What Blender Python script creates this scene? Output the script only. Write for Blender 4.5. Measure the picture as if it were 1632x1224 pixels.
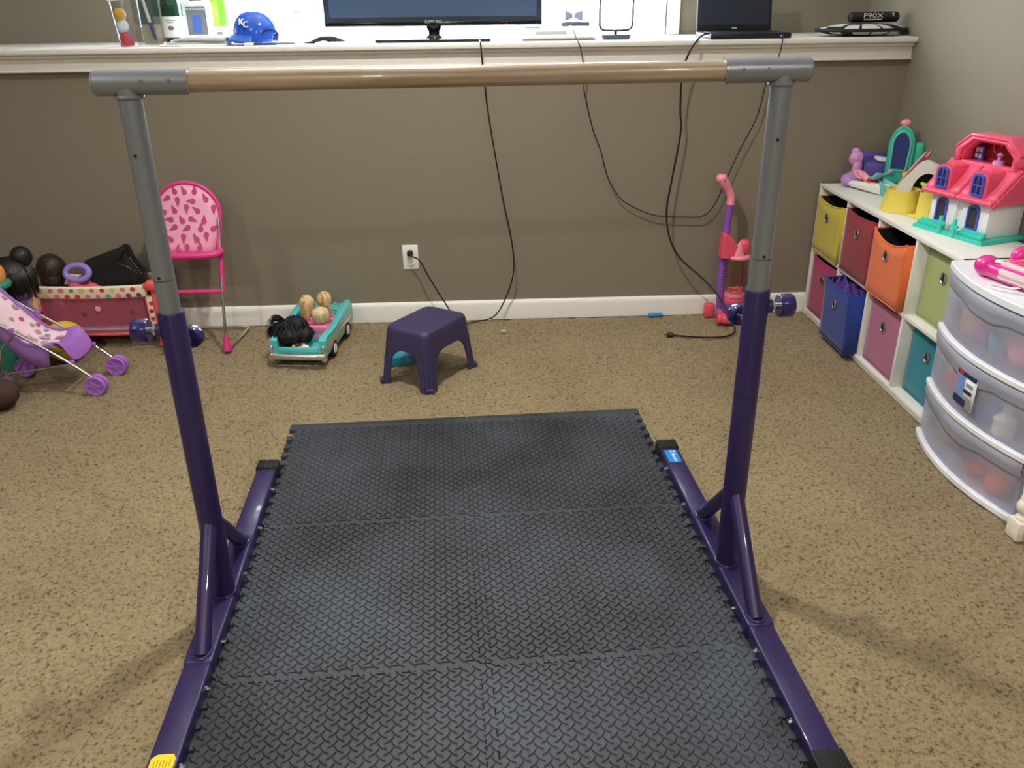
import bpy, bmesh, math, random
import numpy as np
from mathutils import Vector, Matrix, Euler
random.seed(7); np.random.seed(7)
PI = math.pi
scene = bpy.context.scene
col = scene.collection
for o in list(bpy.data.objects): bpy.data.objects.remove(o)

# ---------------- camera, world, exposure ----------------
cam_data = bpy.data.cameras.new('camera'); cam = bpy.data.objects.new('camera', cam_data); col.objects.link(cam)
cam_data.sensor_fit = 'HORIZONTAL'; cam_data.sensor_width = 36.0; cam_data.lens = 1349.9 / 1632 * 36.0
cam_data.clip_start = 0.02; cam_data.clip_end = 100
_p, _y, _r = 0.431087, 0.038151, -0.012675
_f = Vector((math.sin(_y)*math.cos(_p), math.cos(_y)*math.cos(_p), -math.sin(_p)))
_rt = Vector((math.cos(_y), -math.sin(_y), 0)); _up = _rt.cross(_f)
_R = math.cos(_r)*_rt + math.sin(_r)*_up; _U = -math.sin(_r)*_rt + math.cos(_r)*_up
cam.matrix_world = Matrix(((_R.x,_U.x,-_f.x,0.010969),(_R.y,_U.y,-_f.y,-1.502276),(_R.z,_U.z,-_f.z,1.410575),(0,0,0,1)))
scene.camera = cam
scene.view_settings.view_transform = 'Standard'; scene.view_settings.look = 'None'
scene.view_settings.exposure = 0.0; scene.view_settings.gamma = 1.0; scene.view_settings.use_curve_mapping = False
world = bpy.data.worlds.new('overcast_sky'); scene.world = world; world.use_nodes = True
SKY = 36.0
_bg = world.node_tree.nodes['Background']; _bg.inputs[0].default_value = (0.80, 0.90, 1.0, 1); _bg.inputs[1].default_value = SKY
WX0, WX1, WZ0, WZ1, WY0, WYG = -1.27, 0.92, 1.23, 2.12, 2.80, 3.16   # window opening, wall face, glass plane
_pl = bpy.data.lights.new('window_portal', 'AREA'); _pl.shape = 'RECTANGLE'; _pl.size = WX1-WX0; _pl.size_y = WZ1-WZ0; _pl.cycles.is_portal = True
_po = bpy.data.objects.new('window_portal', _pl); col.objects.link(_po); _po.location = ((WX0+WX1)/2, WYG+0.08, (WZ0+WZ1)/2); _po.rotation_euler = (-PI/2, 0, 0)
LAMP_W = 29.0
LAMPS = [(-0.15, 1.0, 1.2), (-1.9, -0.9, 0.8), (1.1, -1.6, 0.8), (-0.3, -2.8, 1.9)]   # x, y, share of LAMP_W

# ---------------- materials ----------------
def lin(c):
    c = [v/255.0 for v in c]
    return tuple(v/12.92 if v <= 0.04045 else ((v+0.055)/1.055)**2.4 for v in c)
MATS = {}
def M(name, rgb, rough=0.5, metal=0.0, bump=None, var=None, trans=0.0, alpha=1.0, coat=0.0, spec=0.5, sheen=0.0, emit=None, ior=1.45, sss=0.0):
    m = bpy.data.materials.new(name); m.use_nodes = True; MATS[name] = m
    nt = m.node_tree; b = nt.nodes['Principled BSDF']; c = lin(rgb)
    b.inputs['Base Color'].default_value = (*c, 1); b.inputs['Roughness'].default_value = rough; b.inputs['Metallic'].default_value = metal
    b.inputs['Transmission Weight'].default_value = trans; b.inputs['Alpha'].default_value = alpha; b.inputs['Coat Weight'].default_value = coat
    b.inputs['Specular IOR Level'].default_value = spec; b.inputs['Sheen Weight'].default_value = sheen; b.inputs['IOR'].default_value = ior
    if sss: b.inputs['Subsurface Weight'].default_value = sss; b.inputs['Subsurface Scale'].default_value = 0.01
    if emit: b.inputs['Emission Color'].default_value = (*lin(emit[0]), 1); b.inputs['Emission Strength'].default_value = emit[1]
    if var or bump:
        tc = nt.nodes.new('ShaderNodeTexCoord')
    if var:                                      # (scale, amount): blotchy tone of the material itself
        n = nt.nodes.new('ShaderNodeTexNoise'); n.inputs['Scale'].default_value = var[0]; n.inputs['Detail'].default_value = 4
        nt.links.new(tc.outputs['Object'], n.inputs['Vector'])
        mx = nt.nodes.new('ShaderNodeMix'); mx.data_type = 'RGBA'
        a = var[1]; mx.inputs[6].default_value = (*[v*(1-a) for v in c], 1); mx.inputs[7].default_value = (*[min(1, v*(1+a)) for v in c], 1)
        nt.links.new(n.outputs['Fac'], mx.inputs[0]); nt.links.new(mx.outputs[2], b.inputs['Base Color'])
    if bump:                                     # (scale, strength)
        n2 = nt.nodes.new('ShaderNodeTexNoise'); n2.inputs['Scale'].default_value = bump[0]; n2.inputs['Detail'].default_value = 3
        nt.links.new(tc.outputs['Object'], n2.inputs['Vector'])
        bp = nt.nodes.new('ShaderNodeBump'); bp.inputs['Strength'].default_value = bump[1]; bp.inputs['Distance'].default_value = 0.002
        nt.links.new(n2.outputs['Fac'], bp.inputs['Height']); nt.links.new(bp.outputs['Normal'], b.inputs['Normal'])
    return m

# ---------------- mesh helpers ----------------
class MB:
    def __init__(s): s.v = []; s.f = []; s.m = []; s.mi = 0
    def add(s, verts, faces, T=None):
        o = len(s.v)
        for p in verts:
            s.v.append(tuple(T @ Vector(p)) if T is not None else tuple(p))
        for f in faces: s.f.append(tuple(i+o for i in f)); s.m.append(s.mi)
        return s
    def box(s, c, d, R=None, bev=0.0, seg=2):
        T = Matrix.Translation(c) @ (R.to_4x4() if R is not None else Matrix.Identity(4))
        if bev <= 0:
            x, y, z = d[0]/2, d[1]/2, d[2]/2
            return s.add([(-x,-y,-z),(x,-y,-z),(x,y,-z),(-x,y,-z),(-x,-y,z),(x,-y,z),(x,y,z),(-x,y,z)],
                         [(0,3,2,1),(4,5,6,7),(0,1,5,4),(1,2,6,5),(2,3,7,6),(3,0,4,7)], T)
        bm = bmesh.new(); bmesh.ops.create_cube(bm, size=1.0)
        for v in bm.verts: v.co = Vector((v.co.x*d[0], v.co.y*d[1], v.co.z*d[2]))
        bmesh.ops.bevel(bm, geom=bm.edges[:], offset=min(bev, min(d)*0.49), segments=seg, profile=0.5, affect='EDGES')
        s.bm(bm, T); return s
    def bm(s, bm, T=None):
        bm.verts.index_update(); s.add([v.co for v in bm.verts], [[v.index for v in f.verts] for f in bm.faces], T); bm.free(); return s
    def rings(s, rings, cap0=True, cap1=True, closed=False):
        n = len(rings[0]); o = len(s.v)
        for r in rings:
            for p in r: s.v.append(tuple(p))
        k = len(rings)
        for i in range(k if closed else k-1):
            a = o+i*n; b = o+((i+1) % k)*n
            for j in range(n):
                j2 = (j+1) % n
                s.f.append((a+j, a+j2, b+j2, b+j)); s.m.append(s.mi)
        if not closed:
            if cap0: s.f.append(tuple(o+j for j in reversed(range(n)))); s.m.append(s.mi)
            if cap1: s.f.append(tuple(o+(k-1)*n+j for j in range(n))); s.m.append(s.mi)
        return s
    def cyl(s, p0, p1, r0, r1=None, n=20, cap=True):
        r1 = r0 if r1 is None else r1
        p0 = Vector(p0); p1 = Vector(p1); d = (p1-p0).normalized(); u = d.orthogonal().normalized(); w = d.cross(u)
        mk = lambda p, r: [p + u*math.cos(2*PI*j/n)*r + w*math.sin(2*PI*j/n)*r for j in range(n)]
        return s.rings([mk(p0, r0), mk(p1, r1)], cap, cap)
    def tube(s, pts, r, n=10, smooth=0, closed=False, flat=None):
        pts = [Vector(p) for p in pts]
        rr = list(r) if isinstance(r, (list, tuple)) else [r]*len(pts)
        if smooth:
            q = []; q2 = []; N = len(pts)
            for i in range(N if closed else N-1):
                g = (lambda k: pts[k % N]) if closed else (lambda k: pts[max(0, min(N-1, k))])
                a, b, c, d = g(i-1), g(i), g(i+1), g(i+2); ra, rb = rr[i], rr[(i+1) % N]
                for k in range(smooth):
                    t = k/smooth
                    q.append(0.5*((2*b)+(c-a)*t+(2*a-5*b+4*c-d)*t*t+(3*b-a-3*c+d)*t**3)); q2.append(ra+(rb-ra)*t)
            if not closed: q.append(pts[-1]); q2.append(rr[-1])
            pts, rr = q, q2
        N = len(pts); rings = []; u = None
        for i, p in enumerate(pts):
            if closed: d = pts[(i+1) % N]-pts[i-1]
            else: d = pts[min(N-1, i+1)]-pts[max(0, i-1)]
            d = d.normalized() if d.length > 1e-9 else Vector((0,0,1))
            if u is None: u = d.orthogonal().normalized()
            else:
                u = u-d*u.dot(d); u = u.normalized() if u.length > 1e-6 else d.orthogonal().normalized()
            w = d.cross(u)
            rings.append([p+u*math.cos(2*PI*j/n)*rr[i]+w*math.sin(2*PI*j/n)*rr[i]*(flat or 1) for j in range(n)])
        return s.rings(rings, True, True, closed)
    def lathe(s, prof, c=(0,0,0), n=24, T=None, sx=1, sy=1):
        rings = []
        for r, z in prof:
            ring = [Vector((r*sx*math.cos(2*PI*j/n), r*sy*math.sin(2*PI*j/n), z)) for j in range(n)]
            if T is not None: ring = [T @ p for p in ring]
            rings.append([p+Vector(c) for p in ring])
        return s.rings(rings)
    def ell(s, c, r, n=20, k=12, T=None, noise=0, fn=None):
        if not isinstance(r, (list, tuple)): r = (r, r, r)
        rings = []
        for i in range(k+1):
            a = -PI/2+PI*min(max(i/k, 0.012), 0.988)
            ring = []
            for j in range(n):
                b = 2*PI*j/n
                g = 1+(fn(a, b) if fn else 0)+(random.uniform(-noise, noise) if noise else 0)
                p = Vector((r[0]*math.cos(a)*math.cos(b)*g, r[1]*math.cos(a)*math.sin(b)*g, r[2]*math.sin(a)*g))
                if T is not None: p = T @ p
                ring.append(p+Vector(c))
            rings.append(ring)
        return s.rings(rings)
    def prism(s, poly, h0, h1, T=None):
        n = len(poly)
        A = [(x, y, h0) for x, y in poly]; B = [(x, y, h1) for x, y in poly]
        return s.add(A+B, [tuple(reversed(range(n))), tuple(range(n, 2*n))]+[(j, (j+1) % n, n+(j+1) % n, n+j) for j in range(n)], T)
    def grid(s, P):                                # P[i][j] points
        o = len(s.v); a = len(P); b = len(P[0])
        for r in P:
            for p in r: s.v.append(tuple(p))
        for i in range(a-1):
            for j in range(b-1):
                s.f.append((o+i*b+j, o+i*b+j+1, o+(i+1)*b+j+1, o+(i+1)*b+j)); s.m.append(s.mi)
        return s
    def build(s, name, mat, parent=None, smooth=True, angle=40, mods=None):
        me = bpy.data.meshes.new(name); me.from_pydata(s.v, [], s.f)
        mats = mat if isinstance(mat, (list, tuple)) else [mat]
        for m in mats: me.materials.append(MATS[m] if isinstance(m, str) else m)
        if len(mats) > 1: me.polygons.foreach_set('material_index', s.m)
        me.validate()
        bm = bmesh.new(); bm.from_mesh(me); bmesh.ops.recalc_face_normals(bm, faces=bm.faces[:]); bm.to_mesh(me); bm.free()
        if smooth:
            me.shade_smooth(); me.set_sharp_from_angle(angle=math.radians(angle))
        o = bpy.data.objects.new(name, me); col.objects.link(o)
        if parent is not None: o.parent = parent
        for t, kw in (mods or []):
            md = o.modifiers.new(t.lower(), t)
            for k, v in kw.items(): setattr(md, k, v)
        return o
def RZ(a): return Matrix.Rotation(a, 3, 'Z')
def RX(a): return Matrix.Rotation(a, 3, 'X')
def RY(a): return Matrix.Rotation(a, 3, 'Y')
def tag(o, label=None, cat=None, group=None, kind=None):
    if label: o['label'] = label
    if cat: o['category'] = cat
    if group: o['group'] = group
    if kind: o['kind'] = kind
    return o
def thing(name, label, cat, loc=(0,0,0), rz=0, group=None):
    o = bpy.data.objects.new(name, None); o.empty_display_size = 0.05; col.objects.link(o)
    o.location = loc; o.rotation_euler = (0, 0, rz)
    return tag(o, label, cat, group)
def text(name, body, size, mat, parent, T, extrude=0.0004, ax='CENTER'):
    cu = bpy.data.curves.new(name, 'FONT'); cu.body = body; cu.size = size; cu.extrude = extrude; cu.align_x = ax; cu.align_y = 'CENTER'; cu.resolution_u = 3
    t = bpy.data.objects.new(name+'_curve', cu); col.objects.link(t)
    dg = bpy.context.evaluated_depsgraph_get(); me = bpy.data.meshes.new_from_object(t.evaluated_get(dg))
    bpy.data.objects.remove(t); bpy.data.curves.remove(cu)
    me.transform(T); me.materials.clear(); me.materials.append(MATS[mat])
    o = bpy.data.objects.new(name, me); col.objects.link(o); o.parent = parent
    return o
def rrect(w, h, r, n=5, cx=0, cy=0):
    pts = []
    for (sx, sy, a0) in ((1,1,0),(-1,1,PI/2),(-1,-1,PI),(1,-1,1.5*PI)):
        for k in range(n+1):
            a = a0+PI/2*k/n; pts.append((cx+sx*(w/2-r)+r*math.cos(a), cy+sy*(h/2-r)+r*math.sin(a)))
    return pts

# palette
M('wall_paint', (134,125,108), 0.85, bump=(350, 0.10), var=(1.5, 0.03))
M('trim_white', (236,233,226), 0.45)
M('ceiling_white', (235,233,228), 0.9)
M('purple_metal', (40,27,76), 0.38, coat=0.25, var=(30, 0.06))
M('grey_metal', (140,145,151), 0.36, metal=0.55, bump=(500, 0.12))
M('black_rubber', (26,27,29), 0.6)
M('chrome', (215,215,218), 0.16, metal=1.0)
M('knob_purple', (36,28,88), 0.25, coat=0.5)
M('sticker_blue', (18,128,205), 0.4)
M('sticker_yellow', (228,200,28), 0.5)
M('print_white', (245,245,245), 0.5)
M('print_black', (25,25,25), 0.5)
M('cord_black', (24,24,26), 0.45)
M('skin_doll', (226,168,140), 0.45, sss=0.05)
# carpet
def carpet_mat():
    m = bpy.data.materials.new('carpet'); m.use_nodes = True; MATS['carpet'] = m; nt = m.node_tree; b = nt.nodes['Principled BSDF']
    tc = nt.nodes.new('ShaderNodeTexCoord')
    def noise(s, d=4, r=0.6):
        n = nt.nodes.new('ShaderNodeTexNoise'); n.inputs['Scale'].default_value = s; n.inputs['Detail'].default_value = d; n.inputs['Roughness'].default_value = r
        nt.links.new(tc.outputs['Object'], n.inputs['Vector']); return n
    n1 = noise(95, 5, 0.7); r = nt.nodes.new('ShaderNodeValToRGB'); nt.links.new(n1.outputs['Fac'], r.inputs[0])
    e = r.color_ramp.elements; e[0].position = 0.34; e[0].color = (*lin((74,60,40)), 1); e[1].position = 0.47; e[1].color = (*lin((146,129,95)), 1)
    e2 = r.color_ramp.elements.new(0.72); e2.color = (*lin((167,150,115)), 1)
    n2 = noise(2.2, 3, 0.5); mx = nt.nodes.new('ShaderNodeMix'); mx.data_type = 'RGBA'; mx.blend_type = 'MULTIPLY'; mx.inputs[0].default_value = 1
    r2 = nt.nodes.new('ShaderNodeValToRGB'); r2.color_ramp.elements[0].position = 0.3; r2.color_ramp.elements[0].color = (0.86,0.84,0.82,1); r2.color_ramp.elements[1].position = 0.65; r2.color_ramp.elements[1].color = (1,1,1,1)
    nt.links.new(n2.outputs['Fac'], r2.inputs[0]); nt.links.new(r.outputs[0], mx.inputs[6]); nt.links.new(r2.outputs[0], mx.inputs[7]); nt.links.new(mx.outputs[2], b.inputs['Base Color'])
    n3 = noise(260, 3, 0.7); bp = nt.nodes.new('ShaderNodeBump'); bp.inputs['Strength'].default_value = 0.9; bp.inputs['Distance'].default_value = 0.004
    nt.links.new(n3.outputs['Fac'], bp.inputs['Height']); nt.links.new(bp.outputs['Normal'], b.inputs['Normal'])
    b.inputs['Roughness'].default_value = 0.95; b.inputs['Specular IOR Level'].default_value = 0.1; b.inputs['Sheen Weight'].default_value = 0.15
carpet_mat()
def foam_mat():
    m = M('foam', (62,65,69), 0.52, bump=(900, 0.25)); nt = m.node_tree; b = nt.nodes['Principled BSDF']
    tc = nt.nodes.new('ShaderNodeTexCoord'); n = nt.nodes.new('ShaderNodeTexNoise'); n.inputs['Scale'].default_value = 2.6; n.inputs['Detail'].default_value = 5
    nt.links.new(tc.outputs['Object'], n.inputs['Vector'])
    r = nt.nodes.new('ShaderNodeValToRGB'); r.color_ramp.elements[0].position = 0.38; r.color_ramp.elements[0].color = (*lin((38,41,44)), 1)
    r.color_ramp.elements[1].position = 0.70; r.color_ramp.elements[1].color = (*lin((66,71,79)), 1)   # chalky scuffs, plus window reflections painted into the tone
    nt.links.new(n.outputs['Fac'], r.inputs[0]); nt.links.new(r.outputs[0], b.inputs['Base Color'])
foam_mat()
def glass_mat(name, tint=(1,1,1), gl=0.06, rough=0.02, tr=1.0):
    m = bpy.data.materials.new(name); m.use_nodes = True; MATS[name] = m; nt = m.node_tree; nt.nodes.clear()
    out = nt.nodes.new('ShaderNodeOutputMaterial'); a = nt.nodes.new('ShaderNodeBsdfTransparent'); a.inputs[0].default_value = (*[t*tr for t in tint], 1)
    g = nt.nodes.new('ShaderNodeBsdfGlossy'); g.inputs['Roughness'].default_value = rough; mx = nt.nodes.new('ShaderNodeMixShader'); mx.inputs[0].default_value = gl
    nt.links.new(a.outputs[0], mx.inputs[1]); nt.links.new(g.outputs[0], mx.inputs[2]); nt.links.new(mx.outputs[0], out.inputs[0]); return m
glass_mat('clear_pane'); glass_mat('clear_plastic', (0.93,0.95,0.96), 0.12, 0.06)
def frosted_mat(name, rgb, mixf, rough=0.35):
    m = bpy.data.materials.new(name); m.use_nodes = True; MATS[name] = m; nt = m.node_tree; b = nt.nodes['Principled BSDF']
    b.inputs['Base Color'].default_value = (*lin(rgb), 1); b.inputs['Roughness'].default_value = rough
    out = nt.nodes['Material Output']; t = nt.nodes.new('ShaderNodeBsdfTransparent'); t.inputs[0].default_value = (0.97,0.97,1,1)
    tl = nt.nodes.new('ShaderNodeBsdfTranslucent'); tl.inputs[0].default_value = (*lin(rgb), 1)
    m1 = nt.nodes.new('ShaderNodeMixShader'); m1.inputs[0].default_value = 0.45; nt.links.new(b.outputs[0], m1.inputs[1]); nt.links.new(tl.outputs[0], m1.inputs[2])
    m2 = nt.nodes.new('ShaderNodeMixShader'); m2.inputs[0].default_value = mixf; nt.links.new(m1.outputs[0], m2.inputs[1]); nt.links.new(t.outputs[0], m2.inputs[2]); nt.links.new(m2.outputs[0], out.inputs[0]); return m
frosted_mat('frosted_plastic', (238,240,250), 0.68)

# ---------------- the room ----------------
X0, X1, Y0, YW, ZC = -3.3, 1.885, -4.3, 2.32, 2.52
def struct(o): o['kind'] = 'structure'; return o
def carpet():
    # real pile relief where the camera looks, plain carpet beyond
    xs = np.arange(X0, X1+1e-6, 0.0085); ys = np.arange(-0.75, YW+0.01, 0.0085)
    nx, ny = len(xs), len(ys)
    def sm(a, k):
        for _ in range(k): a = (a+np.roll(a,1,0)+np.roll(a,-1,0)+np.roll(a,1,1)+np.roll(a,-1,1))/5
        return a/a.std()
    h = 0.55*sm(np.random.randn(nx, ny), 1)+0.5*sm(np.random.randn(nx, ny), 4)+0.3*sm(np.random.randn(nx, ny), 25)
    Z = np.clip(h*0.0030, -0.009, 0.0060)-0.003
    X, Y = np.meshgrid(xs, ys, indexing='ij'); Xj = X+np.random.uniform(-0.002, 0.002, X.shape); Yj = Y+np.random.uniform(-0.002, 0.002, Y.shape)
    V = np.stack([Xj, Yj, Z], -1).reshape(-1, 3)
    I = np.arange(nx*ny).reshape(nx, ny); Fq = np.stack([I[:-1,:-1], I[1:,:-1], I[1:,1:], I[:-1,1:]], -1).reshape(-1, 4)
    b = len(V); V = np.concatenate([V, np.array([[X0,Y0,-0.002],[X1,Y0,-0.002],[X1,-0.745,-0.002],[X0,-0.745,-0.002]])]); Fq = np.concatenate([Fq, np.array([[b,b+1,b+2,b+3]])])
    me = bpy.data.meshes.new('floor'); me.vertices.add(len(V)); me.vertices.foreach_set('co', V.astype(np.float32).ravel())
    me.loops.add(Fq.size); me.loops.foreach_set('vertex_index', Fq.astype(np.int32).ravel())
    me.polygons.add(len(Fq)); me.polygons.foreach_set('loop_start', np.arange(0, Fq.size, 4, dtype=np.int32)); me.polygons.foreach_set('loop_total', np.full(len(Fq), 4, dtype=np.int32))
    me.update(calc_edges=True); me.shade_smooth(); me.materials.append(MATS['carpet'])
    o = bpy.data.objects.new('floor', me); col.objects.link(o); tag(struct(o), 'beige cut pile carpet covering the floor'); return o
carpet()
m = MB(); m.box(((X0+X1)/2, (Y0+3.2)/2, -0.065), (X1-X0+0.3, 3.2-Y0+0.3, 0.08)); struct(m.build('floor_slab', 'trim_white', smooth=False))
m = MB(); m.box(((X0+X1)/2, YW+0.06, 0.605), (X1-X0+0.2, 0.12, 1.21)); tag(struct(m.build('wall_back', 'wall_paint', smooth=False)), 'taupe painted lower back wall under the white ledge')
m = MB()
_yc = WY0+0.06
m.box(((X0+WX0)/2, _yc, 1.87), (WX0-X0+0.1, 0.12, 1.4)); m.box(((WX1+X1)/2+0.05, _yc, 1.87), (X1-WX1+0.1, 0.12, 1.4)); m.box(((WX0+WX1)/2, _yc, (WZ1+ZC)/2), (WX1-WX0, 0.12, ZC-WZ1))
tag(struct(m.build('wall_back_upper', 'wall_paint', smooth=False)), 'taupe upper back wall around the window')
m = MB(); m.box((X1+0.06, (Y0+3.2)/2, ZC/2), (0.12, 3.2-Y0+0.3, ZC)); tag(struct(m.build('wall_right', 'wall_paint', smooth=False)), 'taupe wall to the right behind the cube shelf')
m = MB(); m.box((X0-0.06, (Y0+3.2)/2, ZC/2), (0.12, 3.2-Y0+0.3, ZC)); struct(m.build('wall_left', 'wall_paint', smooth=False))
m = MB(); m.box(((X0+X1)/2, Y0-0.06, ZC/2), (X1-X0+0.3, 0.12, ZC)); struct(m.build('wall_front', 'wall_paint', smooth=False))
m = MB(); m.box(((X0+X1)/2, (Y0+3.0)/2, ZC+0.05), (X1-X0+0.3, 3.0-Y0+0.3, 0.1)); struct(m.build('ceiling', 'ceiling_white', smooth=False))
# baseboards with a rounded top
def baseboard(name, p0, p1, nrm):
    m = MB(); d = Vector(p1)-Vector(p0); prof = [(0,0),(0.014,0),(0.014,0.072),(0.011,0.084),(0.006,0.092),(0,0.094)]
    r = [[Vector(p)+Vector(nrm)*a+Vector((0,0,b)) for a, b in prof] for p in (p0, p1)]
    m.rings(r); return struct(m.build(name, 'trim_white'))
baseboard('baseboard_back', (X0, YW, 0), (X1, YW, 0), (0,-1,0))
baseboard('baseboard_right', (X1, Y0, 0), (X1, YW, 0), (-1,0,0))
baseboard('baseboard_left', (X0, YW, 0), (X0, Y0, 0), (1,0,0))
# ledge shelf with nosing, apron board and bed moulding
LZ = 1.23
m = MB(); m.box(((X0+X1)/2, (2.262+WY0)/2, LZ-0.011), (X1-X0, WY0-2.262, 0.022), bev=0.005); tag(struct(m.build('trim_1', 'trim_white')), 'white painted ledge shelf running along the back wall')
m = MB()
for z0, z1, d in ((1.193, 1.209, 0.036), (1.145, 1.193, 0.020), (1.138, 1.147, 0.027)):
    m.box(((X0+X1)/2, YW-d/2, (z0+z1)/2), (X1-X0, d, z1-z0), bev=0.003)
tag(struct(m.build('trim_2', 'trim_white')), 'white apron board and moulding under the ledge')
m = MB(); m.box((0.5*(X0+X1), YW+0.30, 1.17), (X1-X0, 0.35, 0.06)); struct(m.build('trim_3', 'trim_white', smooth=False))
# window: jamb lining, casing, sash frames, panes
root = bpy.data.objects.new('window_1', None); col.objects.link(root); root.location = ((WX0+WX1)/2, WYG, WZ0); tag(struct(root), 'wide bright window above the ledge behind the television')
def wpart(m, name, mat): o = m.build(name, mat, smooth=False); o.parent = root; o.matrix_parent_inverse = Matrix.Translation(root.location).inverted(); return o
jd = WYG+0.06-WY0
for x in (WX0-0.005, WX1+0.005):
    m = MB(); m.box((x, WY0+jd/2, (WZ0+WZ1)/2), (0.02, jd, WZ1-WZ0+0.03)); wpart(m, 'jamb', 'trim_white')
m = MB(); m.box(((WX0+WX1)/2, WY0+jd/2, WZ1+0.005), (WX1-WX0, jd, 0.02)); wpart(m, 'head_jamb', 'trim_white')
m = MB(); m.box(((WX0+WX1)/2, WY0+jd/2, WZ0-0.006), (WX1-WX0+0.04, jd, 0.012)); wpart(m, 'sill', 'trim_white')
for x in (WX0-0.035, WX1+0.035):
    m = MB(); m.box((x, WY0-0.008, (WZ0+WZ1)/2+0.03), (0.06, 0.018, WZ1-WZ0+0.06), bev=0.004); wpart(m, 'casing', 'trim_white')
m = MB(); m.box(((WX0+WX1)/2, WY0-0.008, WZ1+0.035), (WX1-WX0+0.13, 0.018, 0.06), bev=0.004); wpart(m, 'head_casing', 'trim_white')
xm = (WX0+WX1)/2
for a, b, y in ((WX0, xm+0.02, WYG), (xm-0.02, WX1, WYG+0.03)):
    m = MB()
    for x in (a+0.022, b-0.022): m.box((x, y, (WZ0+WZ1)/2), (0.044, 0.028, WZ1-WZ0))
    for z in (WZ0+0.022, WZ1-0.022): m.box(((a+b)/2, y, z), (b-a-0.088, 0.028, 0.044))
    wpart(m, 'sash', 'trim_white')
    m = MB(); m.box(((a+b)/2, y, (WZ0+WZ1)/2), (b-a-0.08, 0.004, WZ1-WZ0-0.08)); wpart(m, 'pane', 'clear_pane')
# recessed ceiling lamps, all outside the frame
M('lamp_lens', (255,248,235), 0.5, emit=((255,244,224), 6.0))
for i, (x, y, lw) in enumerate(LAMPS):
    t = thing('ceiling_lamp', ('recessed ceiling lamp ' + ['nearest the back wall', 'towards the left wall', 'towards the right wall', 'behind the camera'][i]), 'lamp', (x, y, ZC), group='recessed ceiling lamps')
    m = MB(); m.lathe([(0.062,-0.001),(0.085,-0.001),(0.088,-0.006),(0.080,-0.010),(0.062,-0.006)], n=32); m.build('trim_ring', 'trim_white', t)
    m = MB(); m.lathe([(0.001,-0.003),(0.062,-0.003),(0.062,-0.001),(0.001,-0.001)], n=32); m.build('lens', 'lamp_lens', t)
    L = bpy.data.lights.new('ceiling_lamp_light', 'AREA'); L.shape = 'DISK'; L.size = 0.12; L.energy = LAMP_W*lw; L.color = (1.0, 0.96, 0.90); L.spread = math.radians(170)
    lo = bpy.data.objects.new('lamp_light', L); col.objects.link(lo); lo.parent = t; lo.location = (0, 0, -0.012)

# ---------------- foam floor tiles ----------------
TH = 0.04                                    # the mat and bar stand turned a little in the room
T = 0.61; ZT = 0.015; AMP = 0.012; NT = 10
def edge(n=NT):
    """toothed seam along 0..T: offset -AMP..AMP"""
    mg = 0.020; p = (T-2*mg)/n; pts = [(mg*0.5, 0.0)]
    for i in range(n):           # dovetail: each pitch holds one tooth and one notch
        a = mg+i*p
        pts += [(a+(0.06 if i == 0 else -0.03)*p, -AMP), (a+0.53*p, -AMP), (a+0.47*p, AMP), (a+(0.94 if i == n-1 else 1.03)*p, AMP)]
    return pts+[(T-mg*0.5, 0.0)]
EDGE = edge()
GAP = 0.0012
def tile_outline(outer_left, outer_right, straight_top, GAP):
    P = [(GAP, GAP)]+[(x, y+2*GAP) for x, y in EDGE]+[(T-GAP, GAP)]
    o = AMP-0.004
    P += [(T+y+(o if 0.012 < x < T-0.012 else 0), x) for x, y in EDGE] if outer_right else [(T+y-GAP, x) for x, y in EDGE]
    P += [(T-GAP, T-GAP)]
    P += [] if straight_top else [(x, T+y-2*GAP) for x, y in reversed(EDGE)]
    P += [(GAP, T-GAP)]
    P += [(y-(o if 0.012 < x < T-0.012 else 0), x) for x, y in reversed(EDGE)] if outer_left else [(y+GAP, x) for x, y in reversed(EDGE)]
    return P
def bump_shape():
    L, W, H = 0.0148, 0.0050, 0.0034
    base = []; n = 6
    for k in range(n+1):
        t = -1+2*k/n; base.append((t*L, W*(1-t*t)))
    for k in range(1, n):
        t = 1-2*k/n; base.append((t*L, -W*(1-t*t)))
    top = [(x*0.80, y*0.42, H) for x, y in base]
    return [(x, y, 0) for x, y in base], top
BB, BT = bump_shape()
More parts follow.
